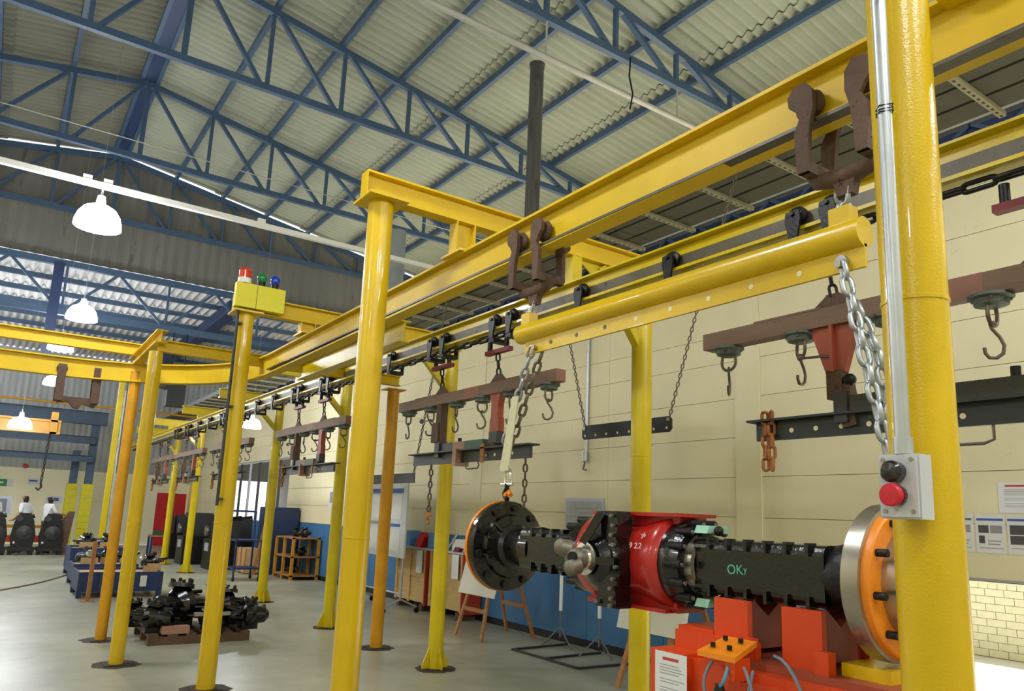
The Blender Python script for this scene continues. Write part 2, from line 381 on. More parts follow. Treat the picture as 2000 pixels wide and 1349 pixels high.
# ---- main roof
RX, RZ, SL = 1.5, 9.83, .164
def zr(x): return RZ-SL*abs(x-RX)
ceil = estruct('ceiling', (RX, 8, 8))
ang = math.atan(SL)
xb = [1.5, 3.76, 6.02, 8.28, 10.2]
for side in (1, -1):
    for i in range(4):
        a, b = xb[i]-1.5, xb[i+1]-1.5
        Lx = math.hypot(b-a, SL*(b-a))+.14; mid = (a+b)/2+.03
        me = corr(1.065, Lx, .1775, .036, 6).mesh('roof_sheet'); me.materials.append(MATS['roof_sheet' if side == 1 else 'roof_sheet_shaded'])
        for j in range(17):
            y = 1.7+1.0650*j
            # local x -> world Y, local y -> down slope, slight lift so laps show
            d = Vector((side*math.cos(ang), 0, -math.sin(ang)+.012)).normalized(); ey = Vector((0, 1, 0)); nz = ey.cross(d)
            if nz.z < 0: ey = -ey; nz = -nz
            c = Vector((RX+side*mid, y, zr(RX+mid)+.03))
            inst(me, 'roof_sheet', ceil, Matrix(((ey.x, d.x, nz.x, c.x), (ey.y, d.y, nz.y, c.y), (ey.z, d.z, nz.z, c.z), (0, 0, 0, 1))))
    m = MB(); x1 = RX+side*8.7
    m.add([(RX, -6, RZ+.03), (RX, 1.2, RZ+.03), (x1, 1.2, zr(x1)+.03), (x1, -6, zr(x1)+.03)], [(0, 1, 2, 3)]); m.build('roof_sheet', 'roof_sheet', ceil)
    for i in range(8):
        x = RX+side*(.14+1.13*i if i else .14)
        MB().box(x-.035, x+.035, -6, 19.2, zr(x)-.13, zr(x)-.01).build('purlin', 'blue_steel', ceil)
MB().box(RX-.13, RX+.13, -6, 19.2, RZ-.14, RZ-.09).build('ridge_plate', 'navy', ceil)
# ---- trusses
ZB = 8.1
def truss(Y, label):
    t = thing('roof_truss', label, 'truss', (RX, Y, ZB), 'blue roof trusses')
    MB().bar((RX-8.3, Y, ZB), (RX+8.3, Y, ZB), .09, .11).build('bottom_chord', 'blue_steel', t)
    zt = lambda x: RZ-.19-SL*abs(x-RX)
    for s in (1, -1):
        MB().bar((RX, Y, zt(RX)), (RX+s*8.35, Y, zt(RX+8.35)), .09, .11).build('top_chord', 'blue_steel', t)
        for i in range(1, 7):
            x = RX+s*1.23*i; MB().bar((x, Y, ZB), (x, Y, zt(x)), .06, .06).build('vertical', 'blue_steel', t)
            xp = RX+s*1.23*(i-1); MB().bar((xp+s*.06, Y, zt(xp)), (x-s*.08, Y, ZB), .075, .06).build('diagonal', 'blue_steel', t)
    MB().bar((RX, Y, ZB), (RX, Y, zt(RX)), .08, .08).build('vertical', 'blue_steel', t)
    return t
truss(7.12, 'nearest blue roof truss, crossing the top right above the galvanised roof')
truss(11.16, 'second blue roof truss, crossing the roof above the yellow gantry')
truss(15.15, 'third blue roof truss, behind the tall grey pipe')
truss(19.05, 'farthest blue roof truss, against the brown gable cladding')
# ---- gable cladding and girder
gb = estruct('wall_gable', (RX, 19.2, 6.9))
for k in range(17):
    x0 = -6.7+k*.97; x1 = x0+.97; n = 4*4; vs = []
    for i in range(n+1):
        x = x0+(x1-x0)*i/n; y = 19.2+.02*max(-1, min(1, 1.8*math.sin(2*PI*i/4)))
        vs += [(x, y, 6.965), (x, y, zr(x)-.09)]
    m = MB(); m.add(vs, [(2*i, 2*i+2, 2*i+3, 2*i+1) for i in range(n)]); m.build('cladding_sheet', 'cladding', gb)
gt = thing('girder_truss', 'blue girder truss with zigzag web under the gable cladding', 'truss', (RX, 19.1, 5.7))
MB().bar((-6.8, 19.1, 6.84), (9.7, 19.1, 6.84), .12, .14).build('top_chord', 'blue_steel', gt)
MB().bar((-6.8, 19.1, 5.72), (9.7, 19.1, 5.72), .12, .14).build('bottom_chord', 'blue_steel', gt)
for k in range(-3, 4):
    x = -.3+2.15*k
    MB().bar((x, 19.1, 6.8), (x+1.05, 19.1, 5.75), .05, .06).build('diagonal', 'blue_steel', gt)
    MB().bar((x+2.12, 19.1, 6.8), (x+1.12, 19.1, 5.75), .05, .06).build('diagonal', 'blue_steel', gt)
    MB().bar((x+1.085, 19.1, 6.8), (x+1.085, 19.1, 5.75), .05, .06).build('vertical', 'blue_steel', gt)
MB().bar((.62, 19.1, 6.8), (.62, 19.1, 4.3), .2, .2).build('post', 'navy', gt)
# ---- far hall roof
fr = estruct('ceiling_far', (1.5, 26, 7))
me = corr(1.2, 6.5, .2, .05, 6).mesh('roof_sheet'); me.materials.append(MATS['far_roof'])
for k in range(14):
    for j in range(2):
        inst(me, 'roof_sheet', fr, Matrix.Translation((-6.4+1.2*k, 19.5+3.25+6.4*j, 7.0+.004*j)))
for k in range(7):
    y = 20.8+1.5*k; MB().box(-7, 9.8, y-.04, y+.04, 6.83, 6.95).build('purlin', 'blue_steel', fr)
for x in (-2.2, 4.6):
    MB().box(x-.15, x+.15, 19.6, 32, 6.5, 6.83).build('rafter', 'navy', fr)
# ---- conduit across the roof
cd = thing('roof_conduit', 'long pale grey conduit crossing under the nearest roof truss', 'conduit', (4, 7.0, 7.45))
MB().tube([(-6.9, 7.1, 7.52), (9.8, 7.1, 7.52)], .04, 8).build('pipe', 'conduit_grey', cd)
for x in (2.73, 5.19, 7.65): MB().bar((x, 7.1, 7.5), (x, 7.1, 8.06), .02, .02).build('strap', 'conduit_grey', cd)
tag(MB().tube([(-6.9, 12.0, 7.0), (9.8, 12.0, 7.0)], .008, 6).build('stay_wire', 'conduit_grey'), 'thin wire stretched across the roof between the trusses', 'wire')
o = tag(MB().tube([(6.6, 7.0, 8.05), (6.58, 7.0, 7.75), (6.65, 7.0, 7.5), (6.6, 7.0, 7.25)], .012, 6).build('hanging_wire', 'black_iron'), 'loose cable end dangling below the nearest roof truss', 'cable')
# ---- cable trays on perforated struts, blue lattice girder on the wall
tr = thing('cable_tray_run', 'three flat grey cable trays on pale perforated struts along the cream wall', 'cable tray', (5.6, 14, 4.85))
for i, x0 in enumerate((5.2, 5.475, 5.75)):
    for k in range(11):
        MB().box(x0, x0+.24, .2+k*2.88, .2+k*2.88+2.87, 4.85, 4.93).build('tray_section', 'tray', tr)
MB().box(5.18, 5.2, .2, 31.9, 4.84, 4.96).build('edge_strip', 'galv', tr)
sm = MB().box(-.45, .45, -.025, .025, -.02, .02).mesh('strut'); sm.materials.append(MATS['strut'])
hm = MB()
for k in range(12): hm.box(-.42+.075*k, -.385+.075*k, -.009, .009, -.0215, -.0195)
hm = hm.mesh('slots'); hm.materials.append(MATS['print_dark'])
for k in range(36):
    o = inst(sm, 'strut', tr, Matrix.Translation((5.62, .7+.78*k, 4.828)))
    c = bpy.data.objects.new('slots', hm); COL.objects.link(c); c.parent = o; c['kind'] = 'stuff'
gi = thing('lattice_girder', 'blue lattice girder running along the top of the cream wall', 'girder', (6.44, 14, 4.83))
MB().box(6.40, 6.48, -2, 31.9, 4.83, 4.88).build('bottom_chord', 'blue_steel', gi)
MB().box(6.40, 6.48, -2, 31.9, 5.05, 5.09).build('top_chord', 'conduit_grey', gi)
for k in range(60):
    y = .4+.5*k
    if y < 31: MB().bar((6.44, y, 4.88), (6.44, y+.25, 5.05), .03, .035).bar((6.44, y+.25, 5.05), (6.44, y+.5, 4.88), .03, .035).build('web', 'blue_steel', gi)
MB().box(6.46, 6.50, -2, 31.9, 4.91, 5.04).build('backing', 'navy', gi)
# ---- vertical pipes rising from the trays to the roof
d = thing('vent_pipe', 'tall dark weathered vent pipe rising above the yellow monorail', 'pipe', (5.6, 7.86, 4.93))
MB().cyl((5.6, 7.86, 4.93), (5.6, 7.86, 7.95), .1, n=20).build('pipe', 'duct_dark', d)
MB().lathe([(.1, 7.92), (.115, 7.92), (.115, 7.97), (.09, 7.97), (.09, 7.8)], (5.6, 7.86, 0), (0, 0, 1), 20).build('collar', 'duct_dark', d)
d = thing('round_duct', 'pale grey round duct behind the gantry column', 'duct', (5.6, 12.15, 4.93))
MB().cyl((5.6, 12.15, 4.93), (5.6, 12.15, 6.75), .17, n=20).build('pipe', 'duct_grey', d)
MB().lathe([(.19, 5.9), (.19, 6.0)], (5.6, 12.15, 0), (0, 0, 1), 20).build('joint_band', 'duct_grey', d)
# ---- high-bay lamps
def lamp(x, y, z, label, s=1.0):
    t = thing('high_bay_lamp', label, 'lamp', (x, y, z), 'high bay lamps')
    prof = [(.235*s, 0), (.23*s, .06*s), (.205*s, .14*s), (.16*s, .205*s), (.10*s, .24*s), (.05*s, .25*s)]
    MB().lathe(prof, (x, y, z), (0, 0, 1), 20, False).build('dome', 'lamp_glow', t)
    MB().lathe([(.001, 0), (.235*s, 0)], (x, y, z), (0, 0, 1), 20).build('diffuser', 'lamp_glow', t)
    MB().cyl((x, y, z+.25*s), (x, y, z+.36*s), .055*s, .04*s, 12).build('ballast_housing', 'galv', t)
    MB().tube([(x, y, z+.36*s), (x, y, z+.43*s)], .012, 6).build('hook', 'galv', t)
    if abs(y-8.94) > .2 or x < 0:
        zt_ = 6.94 if y > 19.3 else zr(x)-.02
        MB().tube([(x, y, z+.43*s), (x, y, zt_)], .0018, 4).build('suspension_cable', 'galv', t)
    return t
bus = thing('lamp_busway', 'long white busway carrying the nearest glowing lamp', 'busway', (1, 8.94, 4.98))
MB().box(-6.9, 5.1, 8.91, 8.97, 4.97, 5.03).build('rail', 'white', bus)
for x in (.42, .62, 2.3): MB().cbox((x, 8.94, 5.05), .09, .05, .06).build('clamp', 'white', bus)
lamp(.58, 8.94, 4.52, 'largest glowing lamp, hung from the white busway near the gable')
lamp(.87, 13.9, 4.52, 'second glowing lamp, in front of the far roof purlins')
lamp(.80, 17.3, 4.55, 'glowing lamp half hidden by the upper yellow beam of the loop')
lamp(1.01, 22.9, 4.55, 'glowing lamp behind the pair of hanging trolley hooks')
lamp(.385, 20.0, 3.13, 'glowing lamp beside the yellow jib crane beam')
lamp(4.6, 16.85, 3.32, 'glowing lamp between the yellow posts beside the partition wall', .85)
for x, y in ((-4.6, 3.5), (-4.6, 9.6), (-4.6, 14.2), (-4.6, 19.5), (-4.6, 25), (.6, 3.4), (.3, -1.2), (4.4, -2.6), (-4.6, -2), (2.2, -1.4), (5.3, -.9), (-1.8, 28.5), (-2.2, 23.0)):  # unseen lamps added as fill to brighten the hall
    lamp(x, y, 4.9, 'added fill lamp outside the picture', 1.0)
# ================================================================== GANTRIES
LX, RXC, AX, BX = 1.81, 4.12, 2.42, 3.4
def column(t, x, y, z1, mat, r=.08, ring=2.1, flare=False, z0=.012):
    c = MB().cyl((x, y, z0), (x, y, z1), r, n=28).build('column', mat, t)
    MB().cbox((x, y, z0/2), .24, .24, z0).build('base_plate', 'dirt', t)
    rn = random.Random(int(x*100+y*37)); pg = [((.19+.05*rn.random())*math.cos(2*PI*k/22), (.19+.05*rn.random())*math.sin(2*PI*k/22)) for k in range(22)]
    MB().prism(pg, (x, y, .0005), (1, 0, 0), (0, 1, 0), (0, 0, .003)).build('grime', 'dirt', t)
    if ring: MB().lathe([(r-.002, ring), (r+.0025, ring+.003), (r+.0025, ring+.012), (r-.002, ring+.015)], (x, y, 0), (0, 0, 1), 28).build('weld_ring', mat, c)
    if flare:
        for a in (0, PI/2, PI, 3*PI/2):
            d = Vector((math.cos(a), math.sin(a), 0)); n = Vector((-d.y, d.x, 0))
            MB().prism([(r-.01, .012), (r+.075, .012), (r+.075, .05), (r-.01, .24)], V((x, y, 0))-n*.007, d, (0, 0, 1), n*.014).build('gusset', mat, c)
    return c
def gantry(Y, zt, label, left=True, lx=LX, rx=RXC, mat='gold', rmat='lemon', hangA=True, hangB=True, h=.165):
    t = thing('gantry_frame', label, 'gantry', ((lx+rx)/2, Y, 0), 'yellow gantry frames')
    if left:
        column(t, lx, Y, zt-h-.02, mat, r=(.0745 if Y < 1 else .08), ring=(2.15 if Y < 1 else 1.44))
        MB().cbox((lx, Y, zt-h-.01), .27, .27, .018).build('cap_plate', mat, t)
    column(t, rx, Y, zt-h, rmat, flare=True)
    x0 = lx-.12 if left else BX-.35
    MB().ibeam((x0, Y, zt), (rx+.1, Y, zt), h, .10).build('crossbeam', 'gold_beam' if left else rmat, t)
    if left: MB().box(x0-.006, x0, Y-.05, Y+.05, zt-h, zt).build('end_plate', mat, t)
    MB().bar((rx-.02, Y, 2.96), (rx-.46, Y, zt-h-.02), .07, .07, (0, 1, 0)).build('brace', rmat, t)
    if hangA:
        m = MB(); z0 = zt-h; z1 = ZA+.016
        m.box(AX-.075, AX-.065, Y-.05, Y+.05, z1, z0).box(AX+.065, AX+.075, Y-.05, Y+.05, z1, z0).box(AX-.066, AX+.066, Y-.006, Y+.006, z1, z0)
        m.build('hanger', 'gold_beam', t)
        MB().box(AX-.09, AX+.09, Y-.13, Y+.13, ZA+.001, ZA+.016).build('hanger_plate', mat, t)
    if hangB:
        MB().box(BX-.045, BX+.045, Y-.045, Y+.045, ZBT+.001, zt-h).build('hanger', rmat, t)
        m = MB(); m.prism([(0, 0), (.62, 0), (.62, -.02), (.5, -.1), (.12, -.1), (0, -.02)], (BX+.06, Y-.006, zt-h+.002), (1, 0, 0), (0, 0, 1), (0, .012, 0)); m.build('gusset_plate', rmat, t)
    return t
ZA, ZBT = 3.32, 3.35
g0 = gantry(.90, 3.72, 'nearest yellow gantry, its thick left column carrying the push button box')
gantry(4.2, 3.72, 'yellow gantry in the middle whose bare left column top shows its I-beam end')
g2 = gantry(7.24, 3.61, 'yellow gantry whose left column carries the box with three beacons')
# post frame at the curve
t = thing('gantry_frame', 'yellow gantry with the square orange-yellow columns beside the monorail curve', 'gantry', (2.7, 8.65, 0), 'yellow gantry frames')
column(t, 1.28, 8.66, 3.2, 'gold', .07, 0); column(t, 4.07, 8.6, 3.15, 'orange_yellow', .075)
MB().ibeam((1.28, 8.63, 3.33), (4.15, 8.63, 3.33), .13, .09).build('crossbeam', 'gold_beam', t)
MB().cbox((4.07, 8.6, 3.14), .26, .2, .015).build('cap_plate', 'orange_yellow', t)
column(t, 1.31, 10.2, 3.2, 'orange_yellow', .062, 0)
MB().ibeam((1.29, 8.5, 3.42), (1.31, 10.6, 3.42), .14, .11).build('side_beam', 'gold_beam', t)
# upper beam of the loop
t = thing('loop_beam', 'long yellow beam above the loop monorail, running out at the left edge', 'beam', (-1, 10.3, 3.43))
MB().ibeam((-6.5, 10.3, 3.565), (1.45, 10.3, 3.565), .15, .11).build('beam', 'gold_beam', t)
for x in (-.9, -3.2): MB().box(x-.05, x+.05, 10.26, 10.34, ZA-.02, 3.415).build('hanger', 'gold', t)
# wall-side posts further down the line, each carrying only the conveyor track
for Y, lab in ((10.29, 'third yellow wall side post, beside the hanging brown load bar'), (13.39, 'fourth yellow wall side post, by the blue trolley'),
               (16.4, 'fifth yellow wall side post, mostly hidden behind the beacon column'), (19.45, 'sixth yellow wall side post, in front of the red door'), (22.2, 'seventh and farthest yellow wall side post')):
    gantry(Y, 3.6, lab, left=False, hangA=False)
# ================================================================== MONORAIL A with curve
pts = [(AX, y, 3.365-.0075*(y+1)) for y in (-2, 0, 2, 4, 6, 8.3)]
R = 2.05; cx, cy = AX-R, 8.35
for i in range(1, 13):
    a = PI/2*i/12; pts.append((cx+R*math.cos(a), cy+R*math.sin(a), 3.295))
pts.append((-6.8, cy+R, 3.29))
mono = thing('monorail', 'yellow monorail I-beam running down the hall and curving off to the left', 'monorail', (AX, 4, 3.1))
MB().sweep_i(pts, .235, .115, .012, .016).build('beam', 'gold_beam', mono)
MB().box(AX-.062, AX-.008, -2, 8.3, 3.108, 3.122).build('wheel_track', 'rail_worn', mono)
t = thing('monorail_spur', 'short straight yellow monorail stub beside the curve', 'monorail', (2.86, 7.2, 3.1))
MB().ibeam((2.86, 5.9, 3.30), (2.86, 8.58, 3.30), .2, .11).build('beam', 'lemon', t)
MB().box(2.83, 2.89, 7.2, 7.28, 3.301, 3.44).build('hanger', 'lemon', t)
# ================================================================== CONVEYOR TRACK B
t = thing('conveyor_track', 'yellow and grey conveyor track running beside the cream wall', 'conveyor', (BX, 12, 3.18))
MB().box(BX-.055, BX+.055, -2, 26, ZBT-.014, ZBT).build('top_flange', 'lemon', t)
MB().box(BX-.006, BX+.006, -2, 26, ZBT-.075, ZBT-.014).build('web', 'lemon', t)
MB().box(BX-.007, BX+.007, -2, 26, ZBT-.166, ZBT-.075).build('worn_web', 'rail_worn', t)
MB().box(BX-.055, BX+.055, -2, 26, ZBT-.185, ZBT-.166).build('bottom_flange', 'lemon', t)
for Y in (4.75, 5.6, 7.0): MB().box(BX-.02, BX+.09, Y-.06, Y+.06, ZBT-.205, ZBT-.186).build('splice_plate', 'lemon', t)
# main drive chain: individual links near, joined far
ch = thing('conveyor_chain', 'heavy black forged chain hanging in a line under the conveyor track', 'chain', (BX, 12, 3.10))
me_a = MB().oval((0, 0, 0), (0, 1, 0), (0, 0, 1), .165, .062, .0125, 8, 5).mesh('link'); me_a.materials.append(MATS['black_iron'])
me_b = MB().oval((0, 0, 0), (0, 1, 0), (1, 0, 0), .165, .058, .0135, 8, 5).mesh('link'); me_b.materials.append(MATS['black_iron'])
y = .3; k = 0; far = MB(); ZCH = 3.125
while y < 25:
    if y < 11: inst(me_b if k % 2 else me_a, 'link', ch, Matrix.Translation((BX, y, ZCH)))
    else: far.oval((BX, y, ZCH), (0, 1, 0), (1, 0, 0) if k % 2 else (0, 0, 1), .165, .06, .013, 5, 3)
    y += .135; k += 1
fo = far.build('far_links', 'black_iron', ch); fo['kind'] = 'stuff'
# trolleys on the track
def trolley():
    t = thing('track_trolley', 'x', 'trolley', (0, 0, 0), 'black track trolleys')
    for s in (-1, 1):
        b = MB().lathe([(.001, 0), (.042, .0), (.046, .01), (.046, .026), (.03, .034), (.001, .034)], (s*.018, 0, .062), (s, 0, 0), 16).build('wheel', 'black_iron', t)
        MB().prism([(-.03, .075), (.03, .075), (.036, .03), (.022, -.04), (.02, -.085), (-.02, -.085), (-.022, -.04), (-.036, .03)], (s*.066, 0, 0), (0, 1, 0), (0, 0, 1), (s*.014, 0, 0)).build('side_plate', 'black_iron', t)
        MB().cyl((s*.055, 0, .062), (s*.09, 0, .062), .012, n=8).build('axle_bolt', 'black_iron', t)
    MB().box(-.075, .075, -.028, .028, -.115, -.085).build('chain_block', 'black_iron', t)
    return t
tp = trolley(); tp.scale = (1.1, 1.3, 1.12); tp.location = (BX, 2.06, ZBT-.17)
tys = [2.26, 3.16, 4.04, 4.93, 5.18, 6.04, 6.28, 7.18, 8.02, 8.95, 9.2, 10.05, 10.3, 11.2, 12.05, 12.95, 13.2, 14.05, 14.3, 15.2, 16.1, 17.0, 17.3, 18.1, 18.4, 1.1]
tp['label'] = 'black track trolley nearest the column with the push buttons'
for i, y in enumerate(tys):
    c = copy_tree(tp); c.location = (BX, y, ZBT-.17)
    c['label'] = ('black track trolley above the near end of the yellow lifting beam', 'black track trolley behind the middle of the yellow lifting beam', 'black track trolley beside the wall column brace',
                  'nearer of the two black trolleys above the near red yoke', 'farther of the two black trolleys above the near red yoke', 'nearer of the two black trolleys above the second red yoke',
                  'farther of the two black trolleys above the second red yoke', 'lone black track trolley just right of the bare topped gantry column')[i] if i < 8 else 'small dark track trolley in the far row along the conveyor'
# ================================================================== CARRIERS (hanging load bars)
def carrier(yc, label, variant=0, detail=True):
    t = thing('load_carrier', label, 'load carrier', (BX, yc, 2.0), 'hanging load carriers')
    X = BX; bar = MB(); z0, z1 = 2.615, 2.71
    bar.box(X-.045, X+.045, yc-1.31, yc+1.31, z0, z1)
    b = bar.build('load_bar', 'brown_bar', t)
    MB().box(X-.044, X+.044, yc-1.315, yc-1.30, z0+.004, z1-.004).build('end_cap', 'patch', b)
    for a, c in ((-.95, -.65), (.55, .95)): MB().box(X-.047, X+.047, yc+a, yc+c, z1-.002, z1+.008).build('stiffener', 'brown_bar', b)
    MB().box(X-.046, X+.046, yc-.22, yc+.02, z0-.001, z1+.001).build('painted_patch', 'patch', b)
    for dy in (-.47, .49):
        m = MB(); m.prism([(-.13, 0), (.13, 0), (.05, .06), (.035, .075), (-.035, .075), (-.05, .06)], (X-.012, yc+dy, z1), (0, 1, 0), (0, 0, 1), (.024, 0, 0)); m.build('lug', 'rust', t)
        chain(t, [(X, yc+dy, z1+.06), (X, yc+dy+.03, 2.965)], .085, .05, .0085, 'black_iron')
        yk = MB().bar((X, yc+dy-.16, 2.985), (X, yc+dy+.2, 2.985), .05, .035).build('yoke', 'dark_red', t)
        for e in (-.125, .125): MB().cyl((X, yc+dy+.03+e, 2.99), (X, yc+dy+.03+e, 3.09), .022, n=10).build('yoke_post', 'black_iron', yk)
    # swivel hooks
    for i, dy in enumerate((1.16, .69, .21, -.23, -.67, -1.17)):
        y = yc+dy; rz = (0, 1.1, .35, 1.45, .9, 1.2)[i] if variant == 0 else (.1, .6, 1.2, 1.5, .2, 1.3)[i]
        s = MB().lathe([(.001, 0), (.085, 0), (.088, -.014), (.07, -.022), (.066, -.045), (.035, -.055), (.001, -.055)], (X, y, z0), (0, 0, 1), 18).build('swivel', 'swivel', t)
        for k in range(4):
            a = k*PI/2+.4; MB().cyl((X+.068*math.cos(a), y+.068*math.sin(a), z0-.03), (X+.068*math.cos(a), y+.068*math.sin(a), z0-.012), .009, n=6).build('bolt', 'swivel', s)
        u = Vector((math.sin(rz), math.cos(rz), 0)); c = V((X, y, z0-.05))
        pts = [c+u*.046, c+u*.054+V(0, 0, -.03)]+[c+u*.054*math.cos(a)+V(0, 0, -.04-.045*math.sin(a)) for a in (.3, .7, 1.1, PI/2, PI-1.1, PI-.7, PI-.3)]+[c-u*.054+V(0, 0, -.03), c-u*.046]
        MB().tube(pts, .0085, 8).build('shackle', 'hook_steel', t)
        w2 = Vector((-u.y, u.x, 0)); e = c+V(0, 0, -.085)
        w2 = Vector((math.sin(rz+.9), math.cos(rz+.9), 0))
        hp = [e+V(0, 0, .006)+w2*.012, e+V(0, 0, .016), e+V(0, 0, .006)-w2*.012, e+V(0, 0, -.012)-w2*.006, e+V(0, 0, -.05)+w2*.022, e+V(0, 0, -.085)+w2*.036, e+V(0, 0, -.12)+w2*.03,
              e+V(0, 0, -.14)+w2*.004, e+V(0, 0, -.138)-w2*.024, e+V(0, 0, -.118)-w2*.038, e+V(0, 0, -.095)-w2*.040]
        MB().tube(hp, .0078, 8).build('hook', 'hook_steel', t)
    # posts
    yA, yB = (yc+.47, yc-.47)
    if variant == 1:
        p = MB(); p.prism([(-.13, 0), (.13, 0), (.05, -.24), (-.05, -.24)], (X-.02, yc+.49, z0), (0, 1, 0), (0, 0, 1), (.04, 0, 0)); p.build('wedge_plate', 'red_paint', t)
        MB().prism([(-.008, 0), (.008, 0), (.008, -.24), (-.008, -.24)], (X-.05, yc+.49, z0), (0, 1, 0), (0, 0, 1), (.03, 0, 0)).build('wedge_rib', 'red_paint', t)
        MB().bar((X, yc+.49, z0-.23), (X, yc+.49, 2.24), .07, .08).build('post', 'rust', t)
        MB().bar((X+.0, yc+.45, 2.31), (X+.0, yc+.42, 2.10), .06, .07).build('lower_post', 'rust', t)
        MB().sphere((X-.01, yc+.42, 2.33), .032, 12, 8).build('clamp_ball', 'black_iron', t)
        MB().tube([(X, yc+.70, z0-.135), (X-.01, yc+.62, z0-.142), (X-.03, yc+.55, z0-.15), (X-.03, yc+.49, z0-.16)], .007, 6).build('tie_rod', 'hook_steel', t)
        MB().sphere((X-.02, yc+.68, z0-.135), .02, 10, 6).build('rod_knob', 'hook_steel', t)
        MB().bar((X, yB, z0), (X, yB, 2.24), .07, .08).build('post', 'rust', t)
    else:
        MB().bar((X, yA, z0), (X, yA, 2.16), .075, .085).build('post', 'rust', t)
        MB().bar((X-.01, yA+.03, 2.44), (X-.01, yA+.03, 2.26), .09, .12).build('post_sleeve', 'rust', t)
        MB().tube([(X, yc+.86, z0-.125), (X-.01, yc+.72, z0-.13), (X-.03, yc+.58, z0-.16), (X-.03, yc+.5, z0-.19)], .007, 6).build('tie_rod', 'hook_steel', t)
        MB().sphere((X, yc+.87, z0-.123), .024, 10, 6).build('rod_knob', 'swivel', t)
        q = MB(); q.prism([(-.075, 0), (.075, 0), (.05, -.09), (.05, -.2), (.065, -.22), (.065, -.32), (-.065, -.32), (-.065, -.22), (-.05, -.2), (-.05, -.09)], (X-.03, yB, z0), (0, 1, 0), (0, 0, 1), (.06, 0, 0)); q.build('post', 'red_paint', t)
        MB().bar((X, yB, z0-.32), (X, yB, z0-.42), .075, .12).build('dark_sleeve', 'dark_grey', t)
        MB().bar((X, yB+.03, z0-.41), (X, yB+.03, 2.17), .09, .13).build('clamp', 'rust', t)
        MB().prism([(-.03, 0), (.03, 0), (.02, -.16), (-.02, -.16)], (X-.06, yB+.12, 2.2), (0, 1, 0), (0, 0, 1), (.012, 0, 0)).build('strap', 'rust_orange', t)
    # lower beam
    y0, y1 = yc-.97, yc+.97; zl0, zl1 = 2.06, 2.17
    lb = MB(); lb.box(X-.06, X+.06, y0-.03, y1+.03, zl1-.012, zl1); lb.box(X-.012, X+.012, y0, y1, zl0, zl1-.011)
    l = lb.build('lower_beam', 'green_black', t)
    for i in range(4 if variant == 0 else 7):
        y = yc-.35-.13*i if variant == 0 else yc+.75-.14*i
        MB().lathe([(.013, 0), (.013, .003), (.001, .003)], (X-.013, y, zl0+.045), (-1, 0, 0), 10).build('bolt_hole', 'cream', l)
    MB().box(X-.045, X+.045, yA-.05, yA+.02, zl1-.05, zl1+.1).build('end_block', 'dark_grey', t)
    if variant == 0:
        MB().box(X-.03, X+.03, yc+.18, yA-.05, zl1+.001, zl1+.075).build('spacer', 'green_black', t)
        MB().box(X-.032, X+.032, yc-.02, yc+.18, zl1+.001, zl1+.075).build('spacer', 'pink_brown', t)
        MB().box(X-.03, X+.03, yB+.16, yc-.02, zl1+.001, zl1+.075).build('spacer', 'green_paint', t)
        MB().cyl((X, yc+.12, zl1+.07), (X, yc+.12, zl1+.11), .018, n=10).build('knob', 'black_iron', t)
        MB().box(X-.07, X+.07, yc+.06, yc+.12, zl0-.03, zl1+.01).build('clamp_strap', 'pink_brown', t)
        MB().tube([(X, yc+.0, zl0), (X, yc-.01, zl0-.05), (X, yc-.03, zl0-.06), (X, yc-.2, zl0-.055), (X, yc-.22, zl0-.03), (X, yc-.2, zl0)], .006, 6).build('handle', 'hook_steel', t)
    else:
        MB().box(X-.035, X+.035, yB+.06, yA-.06, zl1+.001, zl1+.08).build('top_bar', 'black_paint', t)
        MB().cyl((X, yc-.3, zl1+.07), (X, yc-.3, zl1+.125), .02, n=10).build('knob', 'black_iron', t)
        MB().tube([(X, yc+.1, zl0), (X, yc+.1, zl0-.06), (X, yc+.06, zl0-.075), (X, yc-.16, zl0-.075), (X, yc-.2, zl0-.06), (X, yc-.2, zl0)], .007, 6).build('handle', 'hook_steel', t)
    if variant == 0 and yc < 6:
        for yy, zz in ((yc+.62, 1.62), (yc-.9, 1.66)):
            chain(t, [(X, yy, zl0+.01), (X, yy, zz)], .075, .045, .0085, 'rust')
            MB().cbox((X, yy, zz-.02), .03, .09, .035).build('hook_clevis', 'rust_orange', t)
            MB().tube([(X, yy, zz-.03), (X, yy+.02, zz-.06), (X, yy+.025, zz-.085), (X, yy, zz-.105), (X, yy-.025, zz-.09)], .012, 8).build('chain_hook', 'rust_orange', t)
    else:
        for yy in (yc+.9, yc+.86):
            chain(t, [(X-.03, yy, zl1+.04), (X-.03, yy, zl0-.16)], .085, .05, .009, 'rust_orange', start=int(yy > yc+.88))
    return t
carrier(5.63, 'brown load carrier with one red post hanging left of the yellow lifting beam')
carrier(1.60, 'near brown load carrier with red wedge plate, behind the push button column', 1)
carrier(9.66, 'third brown load carrier, seen left of the bare topped gantry column')
for i, yc in enumerate((13.69, 16.9, 19.9)):
    carrier(yc, ('fourth load carrier along the line, dark between the yellow posts', 'fifth load carrier along the line, right of the twin orange yellow columns', 'farthest load carrier, a small dark shape before the red door')[i])
